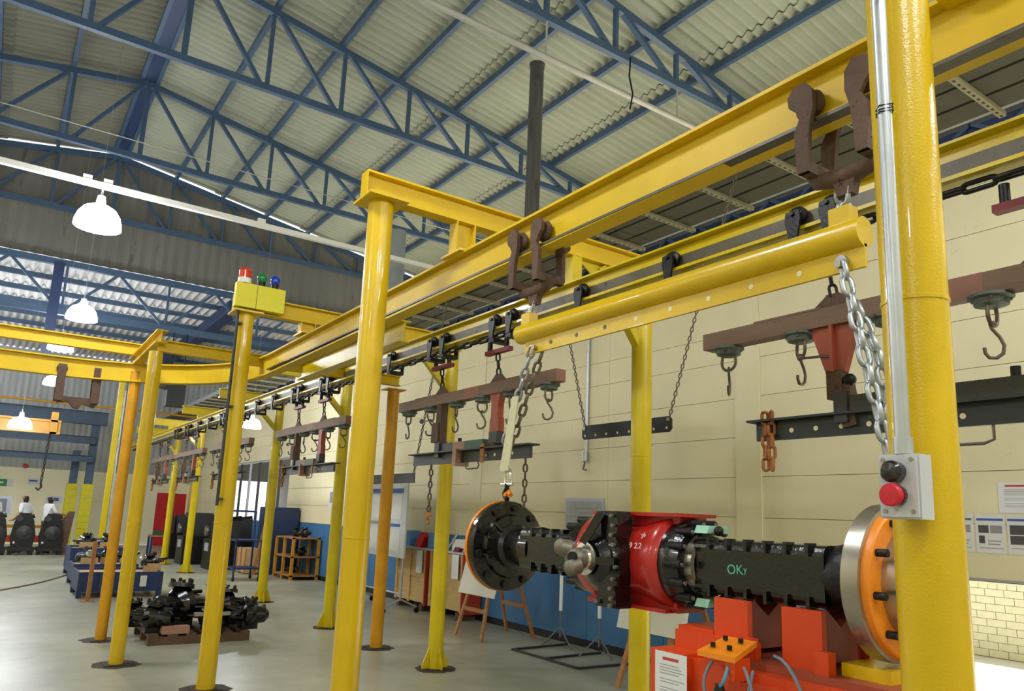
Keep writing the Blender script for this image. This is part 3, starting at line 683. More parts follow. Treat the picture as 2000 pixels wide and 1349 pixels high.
# ================================================================== HOIST TROLLEYS AND LIFTING BEAM on rail A
def hoist(Y, label, chain_to=None, along='Y', x=AX):
    t = thing('hoist_trolley', label, 'trolley', (x, Y, 2.9), 'rusty monorail trolleys')
    zr_ = ZA-.235+.02
    for k, dy in enumerate((-.115, .115)):
        for s in (-1, 1):
            w_ = MB().lathe([(.001, 0), (.058, 0), (.062, .008), (.05, .03), (.02, .036), (.001, .036)], (x+s*.025, Y+dy, zr_+.095), (s, 0, 0), 18).build('wheel', 'rust', t)
            m = MB(); px = x+s*.075
            m.prism([(-.05, .12), (-.02, .16), (.03, .155), (.055, .12), (.05, .08), (.02, .05), (.005, .02), (.03, -.03), (.03, -.1), (.022, -.2), (-.022, -.2), (-.026, -.1), (-.034, -.02), (-.052, .05)], (px, Y+dy, zr_), (0, 1 if dy > 0 else -1, 0), (0, 0, 1), (s*.022, 0, 0)); m.build('side_arm', 'rust', t)
    MB().tube([(x, Y-.13, zr_-.17), (x, Y-.11, zr_-.21), (x, Y-.05, zr_-.225), (x, Y+.05, zr_-.225), (x, Y+.11, zr_-.21), (x, Y+.13, zr_-.17)], .034, 10).build('yoke', 'rust', t)
    for dy in (-.115, .115): MB().box(x-.09, x+.09, Y+dy-.022, Y+dy+.022, zr_-.2, zr_-.155).build('tie_bolt', 'rust', t)
    MB().prism([(-.05, .0), (-.03, -.09), (.03, -.09), (.05, 0)], (x-.02, Y, zr_-.215), (0, 1, 0), (0, 0, 1), (.04, 0, 0)).build('lug', 'rust', t)
    MB().cyl((x+.06, Y-.2, zr_-.0), (x+.06, Y-.13, zr_-.0), .03, n=10).build('buffer', 'rust', t)
    if chain_to: chain(t, [(x, Y, zr_-.26), chain_to], .1, .06, .010, 'zinc'); chain(t, [(x+.015, Y+.02, zr_-.24), (chain_to[0]+.015, chain_to[1]+.03, chain_to[2]+.02)], .1, .06, .010, 'zinc', start=1)
    return t
hoist(3.33, 'rusty two wheel trolley on the monorail above the far end of the lifting beam', (AX, 3.38, 2.69))
hoist(1.42, 'rusty two wheel trolley on the monorail beside the push button column', (AX, 1.44, 2.70))
# lifting beam
t = thing('lifting_beam', 'shiny yellow tubular lifting beam with drilled plate below, hung from two trolleys', 'lifting beam', (AX, 2.42, 2.55))
MB().cyl((AX, 1.36, 2.645), (AX, 3.46, 2.645), .056, n=24).build('tube', 'gold', t)
pl = MB().box(AX-.008, AX+.008, 1.36, 3.40, 2.515, 2.60).build('plate', 'gold', t)
for k in range(8):
    y = 1.62+.22*k; MB().lathe([(.0115, 0), (.0115, .002), (.001, .002)], (AX-.008, y, 2.552), (-1, 0, 0), 10).build('hole', 'cream' if k < 5 else 'rail_worn', pl)
for y in (1.44, 3.38): MB().box(AX-.03, AX+.03, y-.04, y+.04, 2.68, 2.755).build('lug', 'gold', t)
for y in (1.52, 3.36):
    MB().cyl((AX-.035, y-.07, 2.54), (AX+.035, y-.07, 2.54), .014, n=10).build('pin', 'steel', t)
# chains and sling to the axle
t = thing('lifting_chain', 'bright zinc lifting chain dropping from the near end of the yellow lifting beam', 'chain', (AX, 1.4, 1.7))
chain(t, [(AX-.02, 1.44, 2.55), (AX-.03, 1.37, 2.2), (AX-.03, 1.27, 1.70)], .088, .052, .0095, 'zinc')
chain(t, [(AX+.02, 1.42, 2.40), (AX+.015, 1.345, 2.2), (AX+.01, 1.26, 1.70)], .088, .052, .0095, 'zinc', start=1)
MB().cyl((AX-.03, 1.44, 2.55), (AX+.03, 1.44, 2.55), .022, n=12).build('shackle', 'zinc', t)
t = thing('lifting_chain', 'zinc lifting chain dropping from the far end of the yellow lifting beam', 'chain', (AX, 3.4, 1.95))
chain(t, [(AX-.02, 3.31, 2.55), (AX-.01, 3.42, 2.35), (AX, 3.58, 2.02)], .088, .052, .0095, 'zinc')
chain(t, [(AX+.02, 3.27, 2.52), (AX+.02, 3.38, 2.32), (AX+.02, 3.54, 2.0)], .088, .052, .0095, 'hook_steel', start=1)
t = thing('webbing_sling', 'pale webbing sling holding the far end of the axle', 'sling', (AX, 3.6, 1.8))
MB().prism([(-.03, .42), (.03, .42), (.045, .0), (-.04, .0)], (AX-.03, 3.535, 1.86), (0, 1, 0), (0, -.2, 1), (.008, 0, 0)).build('strap', 'sling', t)
sh = MB().oval((AX, 3.535, 1.825), (0, 0, 1), (0, 1, 0), .11, .075, .011, 8).build('shackle', 'chrome', t)
MB().cyl((AX, 3.48, 1.785), (AX, 3.59, 1.785), .012, n=10).build('shackle_pin', 'chrome', sh)
MB().tube([(AX, 3.535, 1.79), (AX, 3.54, 1.76), (AX, 3.56, 1.735), (AX, 3.55, 1.71), (AX, 3.53, 1.70)], .015, 8).build('hook', 'black_iron', t)
# trolley on the loop: wheels along X, rail at Y=cy+R
t = thing('hoist_trolley', 'dark pair of hanging trolley hooks on the loop monorail in front of a lamp', 'trolley', (.72, cy+R, 2.9), 'rusty monorail trolleys')
YL = cy+R; zr_ = 3.06
for dx in (-.19, .19):
    for s in (-1, 1):
        MB().lathe([(.001, 0), (.055, 0), (.06, .01), (.045, .03), (.001, .036)], (.72+dx, YL+s*.02, zr_+.09), (0, s, 0), 16).build('wheel', 'rust', t)
        MB().prism([(-.045, .14), (.045, .14), (.045, -.1), (.05, -.3), (-.04, -.3), (-.045, -.1)], (.72+dx, YL+s*.07, zr_), (1, 0, 0), (0, 0, 1), (0, s*.02, 0)).build('side_arm', 'rust', t)
MB().prism([(-.22, 0), (-.2, -.05), (-.08, -.03), (-.02, -.1), (.04, -.1), (.08, -.04), (.2, -.08), (.23, -.02), (.2, .03), (-.2, .03)], (.72, YL-.05, zr_-.27), (1, 0, 0), (0, 0, 1), (0, .1, 0)).build('yoke', 'rust', t)
# ================================================================== ON THE NEAR COLUMN: push button box, conduit
bx = thing('push_button_box', 'light grey push button box on the nearest yellow column', 'switch box', (1.67, .87, 1.63))
MB().box(1.672, 1.7235, .842, .935, 1.632, 1.775).build('body', 'box_grey', bx)
MB().box(1.665, 1.6725, .846, .931, 1.636, 1.771).build('lid', 'box_grey', bx)
for z, m in ((1.735, 'btn_black'), (1.683, 'btn_red')):
    MB().lathe([(.024, 0), (.024, .006)], (1.665, .892, z), (-1, 0, 0), 20).build('button_collar', 'btn_black', bx)
    pr = [(.024, .0), (.0245, .02), (.018, .027), (.001, .03)] if m == 'btn_black' else [(.02, 0), (.02, .016), (.0255, .018), (.0255, .027), (.022, .031), (.001, .032)]
    MB().lathe(pr, (1.663, .892, z), (-1, 0, 0), 24).build('button', m, bx)
for y in (.857, .92):
    for z in (1.648, 1.762): MB().lathe([(.005, 0), (.005, .003), (.001, .003)], (1.665, y, z), (-1, 0, 0), 10).build('screw', 'steel', bx)
cdt = thing('conduit', 'galvanised conduit running down the nearest yellow column into the push button box', 'conduit', (1.69, .885, 1.78))
MB().tube([(1.69, .885, 1.80), (1.69, .885, 3.5)], .0165, 14).build('pipe', 'galv', cdt)
MB().cyl((1.69, .885, 1.776), (1.69, .885, 1.815), .021, n=12).build('gland', 'galv', cdt)
wm = MB()
for z in (2.615, 2.622, 2.632): wm.tube([(1.69-.022, .885, z), (1.69, .885-.022, z+.004), (1.715, .885, z-.004), (1.69, .885+.022, z+.003)], .0018, 5, True)
wm.build('tie_wire', 'black_iron', cdt)
# ================================================================== BEACON BOX on gantry 2
bb = thing('beacon_box', 'yellow box with red, green and blue beacons on top of the gantry column', 'beacon box', (1.9, 7.13, 3.46))
MB().box(1.665, 1.857, 7.10, 7.18, 3.465, 3.70).build('housing', 'sign_yellow', bb)
MB().box(1.863, 2.13, 7.10, 7.18, 3.465, 3.70).build('housing', 'sign_yellow', bb)
MB().box(1.857, 1.863, 7.11, 7.17, 3.47, 3.695).build('seam', 'print_dark', bb)
MB().cyl((1.74, 7.14, 3.70), (1.74, 7.14, 3.75), .062, n=18).build('beacon_base', 'white', bb)
MB().lathe([(.06, 0), (.06, .07), (.05, .095), (.001, .1)], (1.74, 7.14, 3.75), (0, 0, 1), 18).build('beacon_lens', 'beacon_red', bb)
for x, m in ((1.90, 'beacon_green'), (2.03, 'beacon_blue')):
    MB().cyl((x, 7.14, 3.70), (x, 7.14, 3.745), .033, .038, 14).build('beacon_base', 'black_iron', bb)
    MB().sphere((x, 7.14, 3.785), .048, 14, 8, (1, 1, 1.15)).build('beacon_lens', m, bb)

t = thing('conduit', 'thin dark conduit running down beside the column with the beacon box', 'conduit', (1.70, 7.2, 1.6))
MB().tube([(1.715, 7.15, 1.6), (1.715, 7.15, 3.45)], .014, 8).build('pipe', 'dark_grey', t)
for z in (1.65, 2.5, 3.3): MB().box(1.72, 1.76, 7.13, 7.2, z, z+.02).build('clip', 'dark_grey', t)
# ================================================================== DRIVE AXLE hanging from the lifting beam
ZX = 1.445
ax = thing('drive_axle', 'black truck drive axle with red differential housing hung over the orange stand', 'axle', (AX, 2.5, 1.2))
A0 = (AX, 0, ZX); YD = (0, 1, 0)
# far hub
hb = MB().lathe([(.001, 3.410), (.1, 3.410), (.12, 3.430), (.12, 3.460), (.165, 3.465), (.175, 3.490), (.235, 3.495), (.245, 3.505), (.245, 3.540), (.001, 3.540)], A0, YD, 40).build('far_hub', 'black_paint', ax)
MB().lathe([(.18, 3.542), (.249, 3.542), (.249, 3.562), (.18, 3.562), (.18, 3.542)], A0, YD, 40).build('far_hub_ring', 'orange_ring', ax)
for k in range(10):
    a = 2*PI*k/10+.2; c = V(AX+.208*math.cos(a), 0, ZX+.208*math.sin(a))
    MB().cyl(c+V(0, 3.475, 0), c+V(0, 3.500, 0), .021, n=6).build('wheel_bolt', 'black_iron', hb)
for k in range(3):
    a = PI*.75+k*.5; MB().bar((AX+.1*math.cos(a), 3.450, ZX+.1*math.sin(a)), (AX+.17*math.cos(a), 3.470, ZX+.17*math.sin(a)), .012, .02, (0, 1, 0)).build('casting_rib', 'black_paint', hb)
MB().lathe([(.1, 3.430), (.1, 3.290), (.112, 3.270), (.112, 3.190)], A0, YD, 28).build('far_spindle', 'black_paint', ax)
def rtube(y0, y1, h, name):
    m = MB(); p = []
    for sx, sz in ((1, 1), (-1, 1), (-1, -1), (1, -1)):
        a0 = {(1, 1): 0, (-1, 1): PI/2, (-1, -1): PI, (1, -1): 3*PI/2}[(sx, sz)]
        for i in range(5): a = a0+PI/2*i/4; p.append((sx*(h-.035)+.035*math.cos(a), sz*(h-.035)+.035*math.sin(a)))
    m.prism(p, (AX, y0, ZX), (1, 0, 0), (0, 0, 1), (0, y1-y0, 0)); t_ = m.build(name, 'black_paint', ax)
    n = int((y1-y0)/.085)
    for k in range(n):
        y = y0+.05+k*.085
        for sz in (1, -1): MB().prism([(0, 0), (.014, 0), (.014, sz*-.034), (.0, sz*-.044)], (AX-h-.012, y, ZX+sz*(h+.006)), (0, 1, 0), (0, 0, 1), (.05, 0, 0)).build('stiffener_lug', 'black_paint', t_)
    return t_
rtube(2.74, 3.25, .102, 'far_tube'); tn = rtube(1.50, 2.07, .104, 'near_tube')
text_mesh('OK', .05, 'chalk_green', 'chalk_mark', ax, (AX-.1045, 1.90, ZX-.02), (0, -1, .05), (0, .05, 1))
text_mesh('y', .035, 'chalk_green', 'chalk_mark', ax, (AX-.1045, 1.825, ZX-.01), (0, -1, .05), (0, .05, 1))
# housing
hs = MB(); hs.lathe([(.1, 2.78), (.15, 2.75), (.19, 2.70), (.2, 2.62), (.185, 2.52), (.165, 2.42), (.17, 2.34), (.19, 2.26), (.195, 2.2), (.14, 2.18)], A0, YD, 36, False)
hs.build('differential_housing', 'axle_red', ax)
hp = [(-.105, -.2), (.105, -.2), (.105, .2), (-.105, .2)]
MB().prism([(2.17, -.198), (2.70, -.198), (2.70, .06), (2.62, .2), (2.15, .2), (2.2, .05)], (AX-.08, 0, ZX), (0, 1, 0), (0, 0, 1), (.16, 0, 0)).build('housing_web', 'axle_red', ax)
MB().box(AX-.12, AX+.12, 2.14, 2.66, ZX+.185, ZX+.2).build('top_pad', 'axle_red', ax)
MB().box(AX-.12, AX+.12, 2.2, 2.68, ZX-.2, ZX-.185).build('bottom_pad', 'axle_red', ax)
# pinion carrier facing the aisle
PX = (-1, 0, 0)
cr = MB().lathe([(.15, 0), (.14, .04), (.11, .08), (.085, .105), (.072, .12), (.001, .12)], (2.285, 2.52, ZX-.005), PX, 36).build('pinion_carrier', 'black_paint', ax)
wv = [(-.06, .2), (.05, .2), (.065, .14), (.05, .09), (.085, .03), (.08, -.06), (.05, -.11), (.06, -.2), (-.07, -.2), (-.05, -.1), (-.1, 0), (-.06, .09)]
cp = MB().prism([(-a, b) for a, b in wv], (2.20, 2.44, ZX), (0, 1, 0), (0, 0, 1), (.085, 0, 0)).build('carrier_plate', 'black_paint', ax)
for a, b in ((.03, .18), (.04, .14), (.03, .1), (.045, .06), (.06, .02), (.06, -.03), (.045, -.08), (.03, -.12), (.035, -.16), (.03, -.19), (-.05, .18), (-.05, -.18)):
    MB().cyl((2.2, 2.44-a, ZX+b), (2.182, 2.44-a-.004, ZX+b), .009, n=6).build('plate_bolt', 'yoke_steel', cp)
MB().bar((2.19, 2.47, ZX+.19), (2.14, 2.53, ZX+.06), .03, .035).build('carrier_rib', 'black_paint', cr)
MB().bar((2.19, 2.38, ZX-.01), (2.15, 2.47, ZX-.01), .02, .03).build('carrier_rib', 'black_paint', cr)
MB().lathe([(.05, 0), (.068, .004), (.07, .014), (.05, .018), (.045, .03), (.001, .03)], (2.155, 2.52, ZX-.005), PX, 28).build('pinion_nut_washer', 'chrome', ax)
yk = MB()
yk.lathe([(.046, 0), (.046, .03), (.05, .05), (.03, .075), (.001, .08)], (2.13, 2.52, ZX-.005), PX, 20, False)
for s_ in (-1, 1):
    a0 = V(2.085, 2.525+s_*.025, ZX+s_*.03); a1 = V(2.05, 2.535+s_*.035, ZX+s_*.04)
    yk.cyl(a0, a1, .04, .036, 16); yk.sphere(a1, .0365, 14, 8, (.7, 1, 1))
yk = yk.build('flange_yoke', 'yoke_steel', ax)
MB().cyl((2.06, 2.50, ZX+.004), (2.046, 2.485, ZX+.004), .022, n=16).build('yoke_bore', 'black_base', yk)
def bell(y0, sg, nm):
    b = MB().lathe([(.12, y0), (.175, y0-sg*.005), (.178, y0-sg*.07), (.165, y0-sg*.085), (.155, y0-sg*.12), (.125, y0-sg*.13)], A0, YD, 36).build(nm, 'black_paint', ax)
    for k in range(14):
        a = 2*PI*k/14; c = V(AX+.162*math.cos(a), 0, ZX+.162*math.sin(a))
        MB().cyl(c+V(0, y0-sg*.06, 0), c+V(0, y0-sg*.15, 0), .0165, n=8).build('bell_stud', 'black_iron', b)
        MB().cyl(c+V(0, y0-sg*.15, 0), c+V(0, y0-sg*.158, 0), .009, n=6).build('stud_tip', 'yoke_steel', b)
    return b
bell(2.225, 1, 'near_bell'); bell(2.70, -1, 'far_bell')
MB().lathe([(.112, 2.10), (.128, 2.095), (.128, 2.06), (.112, 2.055)], A0, YD, 36).build('machined_ring', 'steel', ax)
for s_ in (1, -1):
    MB().prism([(-.07, 0), (.07, 0), (.055, .03), (-.055, .03)], (AX-.03, 2.0, ZX+s_*.14-.015), (1, 0, 0), (0, 0, 1), (0, .065, 0)).build('caliper_bracket', 'mint', ax)
    for sy in (1.975, 2.075): MB().sphere((AX-.06, sy, ZX+s_*.135), .02, 10, 6).build('bracket_bolt', 'black_iron', ax)
text_mesh('2.2', .034, 'chalk_white', 'chalk_mark', ax, (AX-.186, 2.315, ZX+.05), (.05, -1, .05), (.25, 0, 1))
text_mesh('9', .034, 'chalk_white', 'chalk_mark', ax, (AX-.180, 2.35, ZX+.05), (.05, -1, .05), (.2, 0, 1))
text_mesh('26', .03, 'chalk_white', 'chalk_mark', ax, (AX-.175, 2.285, ZX+.09), (0, -.9, .4), (.5, .4, 1))
text_mesh('42', .028, 'chalk_white', 'chalk_mark', ax, (AX-.172, 2.655, ZX+.1), (0, -1, .0), (.5, 0, 1))
# near flare, disc, ring, drum
MB().lathe([(.1, 1.530), (.115, 1.470), (.118, 1.370), (.135, 1.345)], A0, YD, 32).build('near_spindle', 'black_iron', ax)
MB().lathe([(.12, 1.360), (.24, 1.360), (.246, 1.355), (.246, 1.300), (.228, 1.295), (.12, 1.295)], A0, YD, 48).build('brake_disc', 'steel', ax)
nr = MB().lathe([(.16, 1.298), (.234, 1.298), (.234, 1.275), (.228, 1.270), (.16, 1.270)], A0, YD, 48).build('near_hub_ring', 'orange_ring', ax)
MB().lathe([(.17, 1.272), (.17, 1.225), (.165, 1.22), (.11, 1.22)], A0, YD, 40).build('hub_drum', 'steel', ax)
MB().lathe([(.12, 1.222), (.115, 1.19), (.08, 1.17), (.001, 1.17)], A0, YD, 36).build('hub_cap', 'black_iron', ax)
for k in range(10):
    a = 2*PI*k/10+.15; c = V(AX+.206*math.cos(a), 0, ZX+.206*math.sin(a))
    MB().cyl(c+V(0, 1.275, 0), c+V(0, 1.235, 0), .0125, n=8).build('wheel_stud', 'black_iron', nr)
MB().tube([(AX, 3.55, ZX+.24), (AX, 3.55, ZX+.285), (AX+.01, 3.53, ZX+.30), (AX, 3.50, ZX+.28)], .014, 8).build('lifting_hook', 'orange_ring', ax)
# ================================================================== ORANGE ASSEMBLY STAND
st = thing('assembly_stand', 'bright orange steel stand under the hanging axle', 'stand', (2.5, 1.45, 0))
MB().box(2.14, 2.62, 1.95, 2.12, 0, 1.14).build('end_column', 'orange', st)
MB().box(2.17, 2.62, 1.18, 1.95, .75, 1.125).build('front_beam', 'orange', st)
MB().box(2.155, 2.17, 1.18, 1.72, .8, 1.095).build('side_panel', 'orange', st)
MB().box(2.14, 2.62, 1.18, 1.32, 0, .75).build('end_column', 'orange', st)
MB().box(2.27, 2.60, 1.93, 2.1, 1.14, 1.22).build('end_block', 'orange', st)
MB().box(2.24, 2.27, 1.72, 2.09, 1.125, 1.205).build('raised_rail', 'orange', st)
MB().box(2.22, 2.62, 1.2, 1.93, 1.125, 1.15).build('deck', 'red_paint', st)
MB().box(2.3, 2.5, 1.28, 1.44, 1.15, 1.19).build('yellow_wedge', 'gold', st)
for y in (1.85, 1.56):
    for x in (2.27, 2.54):
        MB().prism([(-.075, 0), (.075, 0), (.075, .19), (-.075, .19)], (x, y, 1.15), (0, 1, 0), (0, 0, 1), (.025, 0, 0)).build('support_plate', 'orange', st)
    MB().prism([(-.115, .15), (-.08, .19), (0, .13), (.08, .19), (.115, .15), (.115, .02), (-.115, .02)], (2.42, y-.05, 1.15), (1, 0, 0), (0, 0, 1), (0, .1, 0)).build('cradle', 'red_paint', st)
    MB().box(2.23, 2.27, y-.12, y-.07, 1.15, 1.22).build('stop_block', 'orange', st)
b_ = MB().add([(2.08, 1.84, 1.178), (2.08, 1.68, 1.178), (2.22, 1.70, 1.218), (2.22, 1.83, 1.218), (2.08, 1.84, 1.16), (2.08, 1.68, 1.16), (2.22, 1.70, 1.20), (2.22, 1.83, 1.20)],
     [(0, 1, 2, 3), (7, 6, 5, 4), (0, 4, 5, 1), (1, 5, 6, 2), (2, 6, 7, 3), (3, 7, 4, 0)]).build('bracket', 'orange_ring', st)
for x, y in ((2.115, 1.80), (2.18, 1.80), (2.115, 1.73), (2.18, 1.735)): MB().cyl((x, y, 1.183+.28*(x-2.08)), (x, y, 1.197+.28*(x-2.08)), .009, n=8).build('screw', 'black_iron', b_)
MB().box(2.09, 2.17, 1.69, 1.73, 1.1, 1.17).build('bracket_web', 'orange', st)
vb = MB().cyl((2.08, 1.745, .9), (2.08, 1.745, 1.07), .02, n=14).cyl((2.08, 1.745, 1.03), (2.08, 1.745, 1.085), .016, n=14).build('valve', 'btn_black', st)
MB().cyl((2.06, 1.745, 1.04), (2.10, 1.745, 1.04), .009, n=10).build('valve_ring', 'chrome', vb)
MB().cyl((2.075, 1.80, .94), (2.075, 1.80, 1.0), .03, n=16).build('gauge', 'zinc', st)
MB().box(2.05, 2.12, 1.66, 1.72, .93, .99).build('fitting', 'black_iron', st)
for P, m in (((( 2.1, 1.66, 1.15), (2.06, 1.58, 1.08), (2.1, 1.60, .85)), 'hose'), (((2.1, 1.72, 1.15), (2.04, 1.70, 1.08), (2.08, 1.745, 1.08)), 'hose_blue'), (((2.1, 1.79, 1.15), (2.05, 1.83, 1.06), (2.08, 1.76, 1.0)), 'hose'),
             (((2.18, 1.60, 1.19), (2.10, 1.44, 1.20), (2.13, 1.40, .85)), 'hose'), (((2.12, 1.64, 1.14), (2.05, 1.62, 1.05), (2.09, 1.66, .9)), 'hose')):
    MB().tube(curve_pts(*P), .006, 8).build('hose', m, st)
def print_sheet(name, label, o, u, v, w_, h_, head, rows, parent=None, cat='notice', head_w=.55):
    """paper sheet with a header bar and grey lines; o = lower left corner"""
    u = V(u).normalized(); v = V(v).normalized(); n = u.cross(v)
    t = thing(name, label, cat, V(o))
    MB().prism([(0, 0), (w_, 0), (w_, h_), (0, h_)], o, u, v, n*.0015).build('sheet', 'paper', t)
    def pr(a0, a1, b0, b1, m, nm): MB().prism([(a0*w_, b0*h_), (a1*w_, b0*h_), (a1*w_, b1*h_), (a0*w_, b1*h_)], V(o)+n*.0016, u, v, n*.0006).build(nm, m, t)
    if head: pr((1-head_w)/2, (1+head_w)/2, .84, .9, head, 'heading')
    for a0, a1, b0, b1, m in rows: pr(a0, a1, b0, b1, m, 'print')
    return t
lines = [(.16, .16+.6+.08*((k*7) % 3), .74-.055*k, .755-.055*k, 'print_grey') for k in range(11) if k not in (4, 7)]
print_sheet('notice_sheet', 'white notice sheet with red heading stuck on the orange stand', (2.139, 2.095, .955), (0, -1, 0), (0, 0, 1), .155, .18, 'print_red', lines, head_w=.5)
# notices on the wall right of the near column
pic = [(.1, .45, .52, .72, 'print_dark'), (.5, .9, .52, .72, 'print_grey'), (.1, .3, .25, .45, 'print_dark'), (.4, .85, .3, .33, 'print_grey'), (.4, .8, .22, .25, 'print_grey'), (.1, .9, .12, .14, 'print_grey')]
print_sheet('notice_sheet', 'laminated sheet with violet heading on the cream wall', (6.548, 2.885, 1.475), (0, -1, 0), (0, 0, 1), .215, .30, 'print_blue', pic, head_w=.9)
print_sheet('notice_sheet', 'laminated sheet with dark photos, rightmost in the lower row on the wall', (6.548, 2.655, 1.475), (0, -1, 0), (0, 0, 1), .215, .30, 'print_blue', [(.08, .92, .5, .74, 'print_dark'), (.08, .92, .25, .47, 'print_dark'), (.1, .8, .14, .16, 'print_grey')], head_w=.95)
print_sheet('notice_sheet', 'laminated sheet with green heading, just right of the near column', (6.548, 3.115, 1.475), (0, -1, 0), (0, 0, 1), .215, .30, 'print_green', pic, head_w=.9)
print_sheet('notice_sheet', 'laminated sheet with red heading, above the others on the wall', (6.548, 2.70, 1.79), (0, -1, 0), (0, 0, 1), .26, .24, 'print_red', lines, head_w=.6)
t = thing('wall_notice', 'grey framed notice on the cream wall behind the axle', 'notice', (6.54, 7.7, 1.48))
MB().box(6.525, 6.545, 7.33, 8.11, 1.42, 1.89).build('frame', 'frame_grey', t)
MB().box(6.52, 6.526, 7.37, 8.07, 1.46, 1.85).build('sheet', 'poster', t)
for k in range(5): MB().box(6.517, 6.521, 7.45, 7.8+.1*(k % 3), 1.53+.055*k, 1.54+.055*k).build('print', 'print_grey', t)
t = thing('wall_pipe', 'thin grey pipe with a valve at its lower end on the cream wall', 'pipe', (6.52, 7.68, 2.3))
MB().tube([(6.52, 7.68, 2.45), (6.52, 7.68, 4.85)], .022, 10).build('pipe', 'galv', t)
MB().cyl((6.5, 7.68, 2.38), (6.5, 7.68, 2.5), .045, n=10).build('valve', 'zinc', t)
MB().tube([(6.5, 7.68, 2.4), (6.47, 7.66, 2.32), (6.48, 7.70, 2.27), (6.46, 7.6, 2.26)], .012, 6).build('lever', 'hook_steel', t)
# black drilled bar hung on two thin chains
t = thing('spreader_bar', 'black drilled flat bar hanging on two thin chains before the cream wall', 'spreader bar', (5.2, 5.54, 2.45))
bmm = MB().prism([(4.89, .03), (4.92, 0), (6.16, 0), (6.19, .03), (6.19, .12), (6.16, .15), (4.92, .15), (4.89, .12)], (5.19, 0, 2.455), (0, 1, 0), (0, 0, 1), (.014, 0, 0)).build('bar', 'bar_grey', t)
for k in range(8):
    y = 4.95+.17*k; MB().lathe([(.014, 0), (.014, .002), (.001, .002)], (5.189, y, 2.495), (-1, 0, 0), 10).build('hole', 'cream', bmm)
for y in (4.93, 6.15): MB().lathe([(.02, 0), (.02, .01), (.001, .01)], (5.19, y, 2.575), (-1, 0, 0), 10).build('eye', 'steel', bmm)
chain(t, [(5.2, 6.15, 2.58), (5.21, 6.49, 3.66), (5.3, 6.83, 4.81)], .058, .036, .0062, 'hook_steel')
chain(t, [(5.2, 4.93, 2.58), (5.21, 4.56, 3.66), (5.3, 4.18, 4.81)], .058, .036, .0062, 'hook_steel')
# second small bar and chain behind the orange-yellow column
t = thing('spreader_bar', 'short dark flat bar hanging on one chain beside the orange yellow column', 'spreader bar', (5.2, 10.6, 2.0))
MB().prism([(10.05, 0), (11.6, 0), (11.6, .15), (10.05, .15)], (5.19, 0, 2.05), (0, 1, 0), (0, 0, 1), (.014, 0, 0)).build('bar', 'bar_grey', t)
chain(t, [(5.2, 10.1, 2.18), (5.22, 9.75, 3.5), (5.3, 9.55, 4.81)], .07, .045, .0075, 'hook_steel')
chain(t, [(5.2, 11.55, 2.18), (5.22, 11.9, 3.5), (5.3, 12.1, 4.81)], .07, .045, .0075, 'hook_steel')
# ================================================================== EASELS, BARRIER STANDS, WHITEBOARD, CRATES
def easel(yc, x, label, wy=.45, zb=.55, zt=1.3):
    t = thing('easel', label, 'easel', (x, yc, 0), 'wooden easels')
    xt = x+.35; zt2 = 1.5
    for s in (-1, 1):
        MB().bar((x, yc+s*.33, 0), (xt, yc+s*.12, zt2), .05, .03, (1, 0, 0)).build('leg', 'oak', t)
        MB().bar((x+.85, yc+s*.33, 0), (xt+.06, yc+s*.12, zt2), .045, .03, (1, 0, 0)).build('leg', 'oak', t)
    MB().bar((x+.09, yc-.28, .36), (x+.09, yc+.28, .36), .03, .05).build('crossbar', 'oak', t)
    MB().bar((x+.71, yc-.28, .42), (x+.71, yc+.28, .42), .03, .05).build('crossbar', 'oak', t)
    MB().add([(x+.1, yc-wy, zb), (x+.1, yc+wy, zb), (x+.28, yc+wy, zt), (x+.28, yc-wy, zt), (x+.085, yc-wy, zb), (x+.085, yc+wy, zb), (x+.265, yc+wy, zt), (x+.265, yc-wy, zt)],
             [(0, 1, 2, 3), (7, 6, 5, 4), (0, 4, 5, 1), (1, 5, 6, 2), (2, 6, 7, 3), (3, 7, 4, 0)]).build('board', 'easel_board', t)
    return t
easel(8.82, 5.5, 'wooden easel with blank white board below the far hub of the axle')
easel(5.42, 5.35, 'wooden easel with blank white board behind the axle, beside the wall column')
for y, lab in ((7.8, 'thin grey barrier stand with white sleeve, left of the pair by the blue wall'), (7.05, 'thin grey barrier stand with white sleeve, right of the pair by the blue wall')):
    t = thing('barrier_stand', lab, 'stand', (6.25, y, 0), 'barrier stands')
    MB().tube([(6.25, y, .12), (6.25, y, 1.05)], .012, 8).build('post', 'hose', t)
    MB().cyl((6.25, y, .45), (6.25, y, 1.05), .024, n=10).build('sleeve', 'white', t)
    for a in (0, 2.1, 4.2): MB().tube([(6.25, y, .25), (6.25+.24*math.cos(a+2.6), y+.24*math.sin(a+2.6), .012)], .01, 6).build('leg', 'hose', t)
    MB().tube([(6.25, y, .24), (6.25+.01, y, .0+.14)], .016, 8).build('hub', 'hose', t)
t = thing('floor_frame', 'flat dark steel frame lying on the floor under the barrier stands', 'frame', (5.9, 7.2, 0))
for p, q in (((5.55, 7.85, .012), (5.55, 6.6, .012)), ((5.55, 6.6, .012), (6.45, 6.55, .012)), ((5.55, 7.85, .012), (6.45, 7.9, .012)), ((5.55, 7.2, .012), (6.45, 7.25, .012))):
    MB().bar(p, q, .04, .02).build('bar', 'dark_grey', t)
t = thing('mobile_whiteboard', 'white mobile notice board on casters standing before the crates', 'notice board', (5.75, 12.2, 0))
WX = 5.75
MB().box(WX-.02, WX+.01, 11.3, 13.17, .87, 2.1).build('board', 'whiteboard', t)
